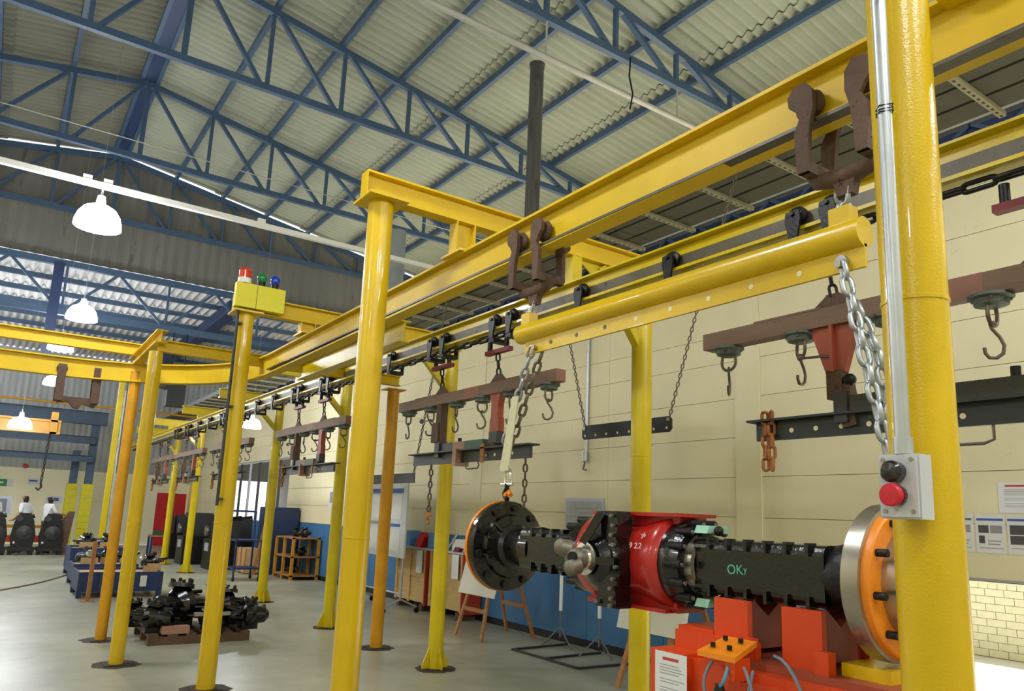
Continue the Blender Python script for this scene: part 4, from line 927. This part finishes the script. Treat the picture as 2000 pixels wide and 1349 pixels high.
for y0, y1, z0, z1, m in ((11.45, 12.1, 1.93, 2.01, 'print_blue'), (12.35, 13.0, 1.93, 2.01, 'print_blue'), (11.48, 12.1, 1.5, 1.89, 'paper'), (12.35, 13.0, 1.5, 1.89, 'paper'), (11.5, 11.9, 1.37, 1.42, 'print_blue'), (12.35, 12.9, 1.4, 1.45, 'print_grey'), (11.48, 12.1, .98, 1.33, 'paper'), (12.35, 13.0, .98, 1.33, 'paper')):
    MB().box(WX-.026, WX-.019, y0, y1, z0, z1).build('notice', m, t)
for y in (11.35, 13.1):
    MB().tube([(WX, y, .87), (WX, y, .2)], .02, 8).build('post', 'frame_grey', t)
    for s in (-1, 1):
        MB().tube([(WX, y, .22), (WX+s*.3, y, .09)], .016, 8).build('foot', 'frame_grey', t)
        MB().cyl((WX+s*.3, y-.015, .045), (WX+s*.3, y+.015, .045), .044, n=12).build('caster', 'black_iron', t)
MB().tube([(WX, 11.35, .3), (WX, 13.1, .3)], .014, 8).build('stretcher', 'frame_grey', t)
for i, (y0, y1) in enumerate(((11.35, 12.5), (10.15, 11.25))):
    t = thing('wooden_crate', ('pine crate with hanging paper, left of the pair by the wall', 'pine crate with hanging paper, right of the pair by the wall')[i], 'crate', (6.35, (y0+y1)/2, 0), 'pine crates')
    MB().box(6.22, 6.53, y0+.03, y1-.03, .14, 1.0).build('body', 'pine', t)
    for y in (y0+.02, (y0+y1)/2, y1-.08): MB().box(6.195, 6.22, y, y+.07, .12, 1.0).build('batten', 'pine', t)
    for z in (.14, .55, .92): MB().box(6.205, 6.22, y0+.03, y1-.03, z, z+.07).build('batten', 'pine', t)
    MB().box(6.18, 6.53, y0, y0+.03, .1, 1.0).build('corner_post', 'crate_red', t)
    MB().box(6.17, 6.54, y0, y1, 1.0, 1.03).build('lid', 'frame_grey', t)
    for y in (y0+.1, y1-.2): MB().box(6.2, 6.5, y, y+.1, 0, .12).build('skid', 'pallet_wood', t)
    MB().box(6.165, 6.172, y0+.12, y0+.32, .62, .99).build('hanging_paper', 'paper', t)
tag(MB().box(6.3, 6.5, 12.2, 12.42, 1.032, 1.30).build('binder', 'dado_light'), 'light blue binder standing on the left crate', 'binder')
tag(MB().prism([(0, 0), (.2, 0), (.34, .18), (.3, .25), (.16, .24), (.06, .1)], (6.28, 11.98, 1.032), (0, -1, 0), (0, 0, 1), (.16, 0, 0)).build('red_bag', 'door_red'), 'crumpled red bag on the left crate', 'bag')
tag(MB().box(6.34, 6.5, 11.36, 11.62, 1.032, 1.28).build('paper_box', 'dado_light'), 'pale blue paper box on the left crate', 'box')
tag(MB().box(6.3, 6.5, 10.18, 10.72, 1.032, 1.22).build('paper_box', 'easel_board'), 'long cream box on the right crate', 'box')
tag(MB().prism([(0, 0), (.14, 0), (.2, .05), (.06, .07)], (6.22, 10.55, 1.032), (0, -1, 0), (0, 0, 1), (.1, 0, 0)).build('rag', 'dark_red'), 'dark red rag on the right crate', 'rag')
t = thing('metal_ruler', 'grey ruler leaning across the cream box', 'ruler', (6.29, 10.7, 1.035)); MB().bar((6.285, 10.85, 1.045), (6.285, 10.55, 1.3), .01, .035).build('blade', 'frame_grey', t)
# ================================================================== FLOOR GOODS
def pallet(x0, x1, y0, y1, label):
    t = thing('pallet', label, 'pallet', ((x0+x1)/2, (y0+y1)/2, 0))
    for k in range(3):
        y = y0+(y1-y0-.09)*k/2; MB().box(x0, x1, y, y+.09, 0, .09).build('bearer', 'pallet_wood', t)
    n = 6
    for k in range(n):
        x = x0+(x1-x0-.11)*k/(n-1); MB().box(x, x+.11, y0, y1, .09, .115).build('plank', 'pallet_wood', t)
    return t
def casting(x, y, z, s, rz, label, seed, group='black castings'):
    rnd = random.Random(seed); t = thing('casting', label, 'casting', (x, y, z), group)
    ca, sa = math.cos(rz), math.sin(rz)
    def P(a, b, c): return V(x+(a*ca-b*sa)*s, y+(a*sa+b*ca)*s, z+c*s)
    ax_ = V(ca, sa, 0)
    MB().lathe([(.001, -.3*s), (.06*s, -.3*s), (.12*s, -.24*s), (.14*s, -.1*s), (.195*s, -.03*s), (.195*s, .05*s), (.13*s, .09*s), (.09*s, .28*s), (.001, .28*s)], P(0, 0, .2), ax_, 18).build('body', 'black_paint', t)
    fl = MB().lathe([(.001, 0), (.13*s, 0), (.13*s, .04*s), (.05*s, .06*s), (.001, .06*s)], P(0, 0, .38), (.25*sa, .2*ca, 1), 16).build('flange', 'black_paint', t)
    for k in range(6):
        a = k*PI/3; c = P(.1*math.cos(a), .1*math.sin(a), .42); MB().cyl(c, c+V(0, 0, .05*s), .018*s, n=6).build('stud', 'black_iron', t)
    for k in range(3):
        a = rnd.uniform(0, 6.28); l = rnd.uniform(.28, .42)
        MB().cyl(P(0, 0, .22), P(l*math.cos(a), l*math.sin(a), .18+rnd.uniform(-.05, .16)), .055*s, .03*s, 10).build('arm', 'black_paint', t)
    MB().box(x-.12*s, x+.12*s, y-.12*s, y+.12*s, z, z+.12*s).build('foot', 'black_iron', t)
    if 'blue' in group:
        MB().lathe([(.001, 0), (.1*s, 0), (.1*s, .03*s), (.05*s, .07*s), (.001, .07*s)], P(0, -.2, .3), (0, -1, .4), 14).build('bright_cap', 'chrome', t)
        MB().box(x-.2*s, x+.2*s, y-.33*s, y-.3*s, z, z+.2*s).build('card_divider', 'card', t)
    else:
        for k in range(9):
            a = rnd.uniform(0, 6.28); h = rnd.uniform(.1, .34); q = P(.19*math.cos(a), .19*math.sin(a), h)
            MB().cyl(P(.1*math.cos(a), .1*math.sin(a), h), q+(q-P(0, 0, h))*.35, .022*s, n=6).build('boss', 'black_iron', t)
    return t
pallet(1.72, 2.86, 9.62, 10.6, 'dark wooden pallet loaded with black castings on the open floor')
casting(1.80, 9.88, .116, .8, 2.4, 'black casting at the left end of the floor pallet', 1)
casting(2.15, 10.28, .116, 1.2, .5, 'tallest black casting standing on the left of the floor pallet', 2)
casting(2.44, 9.86, .116, .75, 1.2, 'low black casting in the middle of the floor pallet', 3)
casting(2.72, 10.3, .116, 1.0, .2, 'black casting on the right of the floor pallet', 4)
casting(2.88, 9.82, .116, .8, 3.0, 'spiky black casting overhanging the right end of the floor pallet', 5)
casting(1.66, 10.4, .116, .7, 1.0, 'small black casting overhanging the left end of the floor pallet', 6)
tag(MB().box(1.86, 2.16, 9.63, 9.75, .116, .2).build('wood_block', 'pink_brown'), 'pale wooden block on the front edge of the floor pallet', 'block')
tag(MB().box(2.2, 2.62, 9.66, 9.72, .3, .34).build('steel_bar', 'steel'), 'bright steel bar lying between the castings on the floor pallet', 'bar')
# blue bins
def blue_bin(x0, x1, y0, y1, h, label):
    t = thing('steel_bin', label, 'bin', ((x0+x1)/2, (y0+y1)/2, 0), 'blue steel bins')
    zb = .1
    MB().box(x0, x1, y0, y0+.03, zb, h).build('front_panel', 'blue_bin', t); MB().box(x0, x1, y1-.03, y1, zb, h).build('back_panel', 'blue_bin', t)
    MB().box(x0, x0+.03, y0+.03, y1-.03, zb, h).build('side_panel', 'blue_bin', t); MB().box(x1-.03, x1, y0+.03, y1-.03, zb, h).build('side_panel', 'blue_bin', t)
    MB().box(x0+.03, x1-.03, y0+.03, y1-.03, zb, h-.04).build('load_board', 'card', t)
    for x in (x0, x1-.08):
        for y in (y0, y1-.08): MB().box(x, x+.08, y, y+.08, 0, zb).build('foot', 'blue_bin', t)
    n = 5
    for k in range(n): x = x0+(x1-x0-.05)*k/(n-1); MB().box(x, x+.05, y0-.02, y0, zb, h).build('rib', 'navy', t)
    MB().box(x0+.72*(x1-x0), x0+.80*(x1-x0), y0-.025, y0-.02, zb+.08, h-.06).build('tag', 'paper', t)
    return t
blue_bin(1.42, 2.72, 14.55, 15.6, .42, 'blue steel bin with paper tags, nearest of the blue bins')
blue_bin(1.5, 2.6, 16.4, 17.4, .42, 'blue steel bin right behind the nearest one')
blue_bin(1.6, 2.5, 18.6, 19.6, .6, 'blue steel bin in the third place of the row')
blue_bin(1.75, 2.9, 20.6, 21.6, .5, 'farthest blue steel bin, before the yellow pillars')
for i, (x, y, z) in enumerate(((1.75, 16.7, .39), (2.1, 16.9, .39), (2.42, 16.7, .39), (1.9, 18.9, .57), (2.3, 19.0, .57), (2.6, 15.2, .39), (2.15, 21.0, .47))):
    casting(x, y, z, .72, .8*i, ('silver ended part at the left of the second blue bin', 'part in the middle of the second blue bin', 'part at the right of the second blue bin', 'left part on the third blue bin', 'right part on the third blue bin', 'part on the right rear of the nearest blue bin', 'part on the farthest blue bin')[i], 20+i, 'parts on the blue bins')
t = thing('floor_post', 'short brown floor post standing before the blue bin', 'post', (1.55, 14.1, 0))
MB().box(1.52, 1.58, 14.07, 14.13, .01, .95).build('post', 'oak', t); MB().cbox((1.55, 14.1, .006), .2, .2, .012).build('base_plate', 'oak', t)
tag(MB().tube(curve_pts((-1.2, 14.2, .015), (1.0, 15.8, .015), (1.9, 20.2, .015), 14), .014, 6).build('floor_cable', 'tan_cable'), 'tan cable trailing across the floor at the left', 'cable')
# ================================================================== FAR LEFT: machines, workers, pillars, crane
def engine(x, y, label, seed):
    t = thing('engine_block', label, 'engine', (x, y, 0), 'engines on stands')
    MB().box(x-.32, x+.32, y-.25, y+.25, .1, .22).build('base', 'black_base', t)
    MB().prism([(-.26, 0), (.26, 0), (.3, .35), (.22, .75), (.12, .95), (-.14, .95), (-.24, .7), (-.3, .3)], (x, y-.2, .22), (1, 0, 0), (0, 0, 1), (0, .42, 0)).build('block', 'black_iron', t)
    MB().lathe([(.001, 0), (.19, 0), (.2, .03), (.12, .06), (.05, .09), (.001, .09)], (x+.02, y-.21, .62), (0, -1, 0), 20).build('flywheel', 'dark_grey', t)
    MB().lathe([(.001, 0), (.1, 0), (.08, .06), (.001, .06)], (x-.14, y-.2, 1.02), (0, -1, 0), 14).build('pulley', 'dark_grey', t)
    MB().cyl((x-.2, y-.1, .95), (x+.22, y-.1, 1.1), .06, n=10).build('pipe', 'black_iron', t)
    MB().sphere((x-.2, y-.22, .34), .05, 10, 6).build('plug', 'chrome', t)
    for k in range(2): MB().box(x-.3+.5*k, x-.2+.5*k, y-.2, y+.2, 0, .1).build('foot', 'black_base', t)
    return t
engine(.98, 25.9, 'dark engine in front of the worker in the middle', 1); engine(1.68, 26.0, 'dark engine nearest the yellow pillars', 2); engine(.3, 25.8, 'dark engine cut off at the left edge', 3)
t = thing('work_bench', 'long orange brown work bench behind the engines', 'bench', (.9, 26.7, 0))
MB().box(-1.5, 1.95, 26.8, 27.4, .72, .8).build('top', 'orange_yellow', t)
for x in (-1.4, .1, 1.2, 1.85): MB().box(x, x+.08, 26.85, 27.35, 0, .72).build('leg', 'red_paint', t)
MB().box(-1.5, 1.95, 26.9, 26.96, .3, .5).build('rail', 'orange', t)
MB().box(-1.4, 1.9, 26.85, 27.35, .08, .14).build('shelf', 'dark_grey', t)
t = thing('slanted_machine', 'dark slanted machine frame at the right end of the bench', 'machine', (2.05, 26.2, 0))
MB().prism([(0, 0), (.12, 0), (.22, 1.25), (.1, 1.25), (-.1, .9)], (1.98, 25.9, 0), (1, 0, 0), (0, 0, 1), (0, .5, 0)).build('frame', 'pallet_wood', t)
t = thing('monitor', 'grey computer monitor at the left edge', 'monitor', (.25, 26.8, .8))
MB().box(-.15, .62, 26.98, 27.15, 1.1, 1.62).build('case', 'frame_grey', t); MB().box(-.08, .5, 26.97, 26.981, 1.17, 1.55).build('screen', 'monitor', t); MB().box(.1, .35, 27.0, 27.1, .8, 1.1).build('stand', 'frame_grey', t)
def person(x, y, rz, label, arm):
    ca, sa = math.cos(rz), math.sin(rz)
    J = {'pel': (0, 0, .92), 'wai': (0, 0, 1.08), 'che': (0, .02, 1.3), 'nek': (0, .03, 1.46), 'hd1': (0, .04, 1.56), 'hd2': (0, .05, 1.66)}
    for s, n in ((1, 'l'), (-1, 'r')):
        J['sh'+n] = (s*.17, .02, 1.39)
        if arm == 'fwd': J['el'+n] = (s*.22, .13, 1.16); J['wr'+n] = (s*.15, .36, 1.14); J['ha'+n] = (s*.13, .44, 1.14)
        else: J['el'+n] = (s*.22, -.02, 1.13); J['wr'+n] = (s*.18, .18, .98); J['ha'+n] = (s*.16, .25, .95)
        J['hp'+n] = (s*.09, 0, .88); J['kn'+n] = (s*.1, .02, .48); J['an'+n] = (s*.1, 0, .08); J['to'+n] = (s*.11, .16, .035)
    names = list(J); idx = {k: i for i, k in enumerate(names)}
    E_ = [('pel', 'wai'), ('wai', 'che'), ('che', 'nek'), ('nek', 'hd1'), ('hd1', 'hd2')]
    for n in 'lr': E_ += [('che', 'sh'+n), ('sh'+n, 'el'+n), ('el'+n, 'wr'+n), ('wr'+n, 'ha'+n), ('pel', 'hp'+n), ('hp'+n, 'kn'+n), ('kn'+n, 'an'+n), ('an'+n, 'to'+n)]
    me = bpy.data.meshes.new('person'); me.from_pydata([J[k] for k in names], [(idx[a], idx[b]) for a, b in E_], [])
    ob = bpy.data.objects.new('person_tmp', me); COL.objects.link(ob)
    sk = ob.modifiers.new('s', 'SKIN'); ob.modifiers.new('u', 'SUBSURF').levels = 2
    rad = {'pel': .14, 'wai': .13, 'che': .145, 'nek': .055, 'hd1': .085, 'hd2': .085, 'sh': .075, 'el': .045, 'wr': .034, 'ha': .036, 'hp': .1, 'kn': .065, 'an': .045, 'to': .04}
    for k in names:
        v = me.skin_vertices[0].data[idx[k]]; r = rad.get(k, rad.get(k[:2])); v.radius = (r, r*(.8 if k in ('che', 'wai', 'pel') else 1)); v.use_root = (k == 'pel')
    dg = bpy.context.evaluated_depsgraph_get(); m2 = bpy.data.meshes.new_from_object(ob.evaluated_get(dg)); bpy.data.objects.remove(ob)
    m2.materials.clear()
    for mm in ('skin', 'shirt', 'trousers', 'hair', 'black_base'): m2.materials.append(MATS[mm])
    for p in m2.polygons:
        c = p.center; p.use_smooth = True; z = c.z; arm_len = abs(c.x) > .185 or c.y > .14
        if z > 1.46: p.material_index = 3 if (z > 1.63 or c.y < .06) else 0
        elif z < .1: p.material_index = 4
        elif z < .95 and not (abs(c.x) > .14 and c.y > .1): p.material_index = 2
        elif arm_len and z < 1.2: p.material_index = 0
        else: p.material_index = 1
    t = thing('person', label, 'person', (x, y, 0)); t.rotation_euler = (0, 0, rz)
    b = bpy.data.objects.new('body', m2); COL.objects.link(b); b.parent = t
    for s in (1, -1):
        e = bpy.data.objects.new('ear', MB().sphere((s*.088, .04, 1.6), .022, 8, 6, (.5, 1, 1.3)).mesh('ear')); e.data.materials.append(MATS['skin']); COL.objects.link(e); e.parent = t
        e = bpy.data.objects.new('eye', MB().sphere((s*.032, .128, 1.615), .011, 8, 6).mesh('eye')); e.data.materials.append(MATS['hair']); COL.objects.link(e); e.parent = t
        hm_ = MB(); w0 = V(J['ha'+('l' if s == 1 else 'r')])
        for k in range(4): hm_.tube([w0+V(s*(-.024+.016*k), .02, 0), w0+V(s*(-.026+.018*k), .06, -.008), w0+V(s*(-.026+.018*k), .085-.004*abs(k-1.5), -.03)], .008, 6)
        hm_.tube([w0+V(-s*.03, .0, 0), w0+V(-s*.05, .03, -.005), w0+V(-s*.045, .055, -.02)], .009, 6)
        e = bpy.data.objects.new('fingers', hm_.mesh('fingers')); e.data.materials.append(MATS['skin']); COL.objects.link(e); e.parent = t
    e = bpy.data.objects.new('nose', MB().sphere((0, .135, 1.58), .016, 8, 6, (.8, 1, 1.3)).mesh('nose')); e.data.materials.append(MATS['skin']); COL.objects.link(e); e.parent = t
    return t
person(.98, 26.45, .9, 'person in white shirt standing at the bench, looking down to the left', 'down')
person(1.55, 26.45, -1.1, 'person in white shirt reaching forward over the engine by the pillars', 'fwd')
person(.22, 26.45, .8, 'person in white shirt cut off at the left edge of the picture', 'down')
def pillar(x, y, ztop, label, w_=.33):
    t = thing('pillar', label, 'pillar', (x, y, 0), 'yellow and blue pillars')
    for k in range(10): MB().box(x-w_/2, x+w_/2, y-w_/2, y+w_/2, .215*k+.004, .215*k+.211).build('block', 'yellow_block', t)
    MB().box(x-w_*.36, x+w_*.36, y-w_*.36, y+w_*.36, 2.15, ztop).build('shaft', 'blue_steel', t)
    return t
pillar(2.36, 30.2, 3.3, 'yellow block pillar with short blue top, left of the pair'); pillar(2.78, 29.6, 4.5, 'yellow block pillar with tall blue shaft, right of the pair')
t = thing('runway_beam', 'deep blue crane runway beam on the tall blue pillar', 'beam', (0, 29.5, 4.0))
MB().ibeam((-6.8, 29.4, 4.62), (3.1, 29.4, 4.62), .45, .25).build('beam', 'blue_steel', t)
t = thing('runway_beam', 'lower blue beam with a bright reflection below the crane', 'beam', (0, 29.5, 3.2))
MB().ibeam((-6.8, 29.3, 3.75), (2.8, 29.3, 3.75), .25, .2).build('beam', 'blue_steel', t)
MB().ibeam((-6.8, 29.3, 3.1), (2.8, 29.3, 3.1), .22, .2).build('beam', 'blue_steel', t)
t = thing('jib_crane', 'short yellow jib crane beam with hanging hook at the far left', 'crane', (0, 22, 3.2))
MB().ibeam((-4.5, 22, 3.55), (1.28, 22, 3.55), .35, .2, .02, .05).build('jib', 'orange_yellow', t)
MB().box(1.05, 1.2, 21.9, 22.1, 3.2, 3.75).build('end_stop', 'orange_yellow', t)
chain(t, [(1.08, 22, 3.2), (1.04, 22, 1.95)], .12, .07, .012, 'black_iron')
MB().tube([(1.04, 22, 1.95), (1.06, 22, 1.88), (1.0, 22, 1.8), (.95, 22, 1.86)], .025, 8).build('hook', 'black_iron', t)
tag(MB().tube([(-6.8, 28.5, 4.75), (6.4, 28.5, 4.7)], .035, 8).build('gas_pipe', 'orange_yellow'), 'thin yellow pipe running high along the far wall', 'pipe')
t = thing('heater_unit', 'dark hanging heater unit under the far roof', 'heater', (3.3, 19, 3.85))
MB().box(3.1, 3.5, 18.7, 18.98, 3.84, 4.36).build('case', 'black_base', t); MB().cyl((3.1, 18.85, 4.3), (2.92, 18.85, 4.33), .09, n=12).build('outlet', 'dark_grey', t)
for x in (3.15, 3.45): MB().tube([(x, 18.85, 4.36), (x, 19.05, 5.65)], .015, 6).build('hanger_rod', 'black_iron', t)
t = thing('lime_post', 'tall slim lime yellow post behind the twin orange yellow columns', 'post', (2.36, 20.5, 0))
MB().box(2.3, 2.42, 20.45, 20.55, .01, 4.55).build('post', 'lemon', t); MB().box(2.43, 2.47, 20.46, 20.54, .01, 4.3).build('cable_duct', 'galv', t); MB().cbox((2.36, 20.5, .006), .3, .3, .012).build('base_plate', 'dirt', t)
# far wall details
t = estruct('door_1', (5.95, 32, 0))
MB().box(5.42, 6.48, 32.0, 32.06, 0, 2.0).build('door_frame', 'door_red', t); MB().box(5.5, 5.94, 31.97, 32.02, .02, 1.92).build('door_leaf', 'door_red', t); MB().box(5.96, 6.4, 31.97, 32.02, .02, 1.92).build('door_leaf', 'door_red', t)
MB().box(5.9, 5.93, 31.94, 31.97, .95, 1.05).build('door_handle', 'steel', t)
t = thing('exit_sign', 'green exit sign with white arrow on the far wall at the left edge', 'sign', (.4, 32.03, 2.0))
MB().box(-.05, .5, 32.02, 32.05, 1.98, 2.22).build('panel', 'sign_green', t); MB().box(.5, .68, 32.02, 32.05, 1.98, 2.22).build('running_figure', 'paper', t)
MB().prism([(.08, .12), (.2, .05), (.2, .09), (.4, .09), (.4, .15), (.2, .15), (.2, .19)], (0, 32.02, 1.98), (1, 0, 0), (0, 0, 1), (0, -.005, 0)).build('arrow', 'paper', t)
for x, z, w_, h_, lab in ((1.1, 2.1, .4, .2, 'white notice high on the far wall beside the exit sign'), (1.75, 1.45, .5, .26, 'white notice on the far wall behind the reaching worker')):
    t = thing('wall_notice', lab, 'notice', (x, 32.03, z)); MB().box(x, x+w_, 32.03, 32.05, z, z+h_).build('sheet', 'paper', t); MB().box(x+.05, x+w_-.1, 32.025, 32.03, z+.08, z+h_-.06).build('print', 'print_blue', t)
t = thing('alarm_bell', 'small red alarm bell high on the far wall', 'alarm', (.95, 32.03, 2.7)); MB().lathe([(.001, 0), (.09, 0), (.07, .06), (.001, .08)], (.98, 32.03, 2.72), (0, -1, 0), 14).build('bell', 'print_red', t); MB().box(.93, 1.03, 32.0, 32.05, 2.5, 2.64).build('bracket', 'white', t)
# ================================================================== RIGHT BACKGROUND: rack, cabinet, machines, trolley
t = thing('steel_rack', 'low orange steel rack by the partition wall', 'rack', (6.2, 17.9, 0))
for y in (17.1, 17.7, 18.3):
    for x in (5.85, 6.45): MB().box(x, x+.06, y, y+.06, 0, .95).build('post', 'orange_yellow', t)
for z in (.08, .5, .92): MB().box(5.85, 6.51, 17.1, 18.36, z, z+.03).build('shelf', 'oak', t)
for i, (y, z) in enumerate(((17.3, .95), (17.85, .95), (17.4, .53), (17.9, .11))):
    casting(6.18, y, z, .5, .7*i, ('black part on top of the orange rack, nearer', 'black part on top of the orange rack, farther', 'black part on the middle shelf of the orange rack', 'black part on the bottom shelf of the orange rack')[i], 40+i, 'parts on the orange rack')
t = thing('cabinet', 'dark blue black cabinet beside the orange rack', 'cabinet', (6.2, 19.0, 0))
MB().box(5.75, 6.5, 18.7, 19.5, 0, 1.62).build('body', 'navy', t); MB().box(5.74, 5.75, 18.72, 19.08, .1, 1.58).build('door', 'navy', t); MB().box(5.74, 5.75, 19.12, 19.48, .1, 1.58).build('door', 'navy', t)
t = thing('wood_plank', 'plank leaning against the dark cabinet', 'plank', (5.6, 18.5, 0)); MB().bar((5.45, 18.55, .02), (5.7, 18.65, 1.35), .09, .03).build('board', 'oak', t)
t = thing('wooden_box', 'brown wooden box beside the orange rack', 'box', (5.7, 19.9, 0)); MB().box(5.35, 5.7, 18.9, 19.7, .02, .6).build('body', 'card', t)
for y in (18.92, 19.3, 19.64): MB().box(5.33, 5.35, y, y+.06, .02, .6).build('batten', 'oak', t)
for i, (x, y) in enumerate(((5.2, 20.6), (5.7, 21.4), (4.9, 22.4), (5.5, 23.2), (5.0, 24.6))):
    t = thing('machine', ('dark machine behind the blue trolley, nearest of the group', 'dark machine with tall back before the bright window', 'dark machine right of the beacon column', 'dark machine before the bright window at the rear', 'farthest dark machine by the window')[i], 'machine', (x, y, 0), 'dark machines by the window')
    rnd = random.Random(i+60)
    MB().box(x-.4, x+.4, y-.4, y+.4, 0, .75).build('base', 'black_iron', t)
    MB().box(x-.25, x+.35, y-.3, y+.35, .75, 1.15+.25*rnd.random()).build('head', 'dark_grey', t)
    MB().cyl((x-.3, y-.2, .75), (x-.3, y-.2, 1.25), .07, n=10).build('column', 'black_iron', t)
    MB().bar((x-.3, y-.25, 1.2), (x+.35, y-.2, 1.3), .1, .12).build('arm', 'black_iron', t)
    MB().lathe([(.001, 0), (.13, 0), (.13, .05), (.03, .07)], (x-.42, y, .95), (-1, 0, 0), 14).build('handwheel', 'steel', t)
    MB().box(x-.42, x-.4, y-.2, y+.15, .45, .65).build('control_panel', 'frame_grey', t)
t = thing('hand_trolley', 'tall blue tube trolley on casters beside the fourth post', 'trolley', (4.9, 17.3, 0))
for x in (4.6, 5.15):
    for y in (17.1, 17.75): MB().tube([(x, y, .1), (x, y, 1.5 if y > 17.5 else .9)], .022, 8).build('upright', 'blue_bin', t); MB().cyl((x-.02, y, .05), (x+.02, y, .05), .05, n=12).build('caster', 'black_iron', t)
for z in (.25, .85): MB().box(4.58, 5.17, 17.08, 17.77, z, z+.03).build('shelf', 'blue_bin', t)
MB().tube([(4.6, 17.75, 1.5), (5.15, 17.75, 1.5)], .022, 8).build('handle', 'blue_bin', t)
for i, (x, y) in enumerate(((4.7, 26.5), (5.4, 26.8))):
    t = thing('low_table', ('low table with red and green parts before the red door, left', 'low table with red and green parts before the red door, right')[i], 'table', (x, y, 0))
    MB().box(x-.3, x+.3, y-.3, y+.3, .55, .6).build('top', 'oak', t)
    for sx in (-.26, .26):
        for sy in (-.26, .26): MB().box(x+sx-.03, x+sx+.03, y+sy-.03, y+sy+.03, 0, .55).build('leg', 'blue_bin', t)
    tag(MB().box(x-.2, x+.05, y-.15, y+.1, .6, .75).build('parts_box', 'door_red' if i else 'green_paint'), ('small green parts box on the left low table', 'small red parts box on the right low table')[i], 'box')

print_sheet('notice_sheet', 'white sheet on the partition wall above the orange rack', (6.548, 16.9, 1.62), (0, -1, 0), (0, 0, 1), .4, .5, None, [(.1, .9, .3, .8, 'print_grey')])
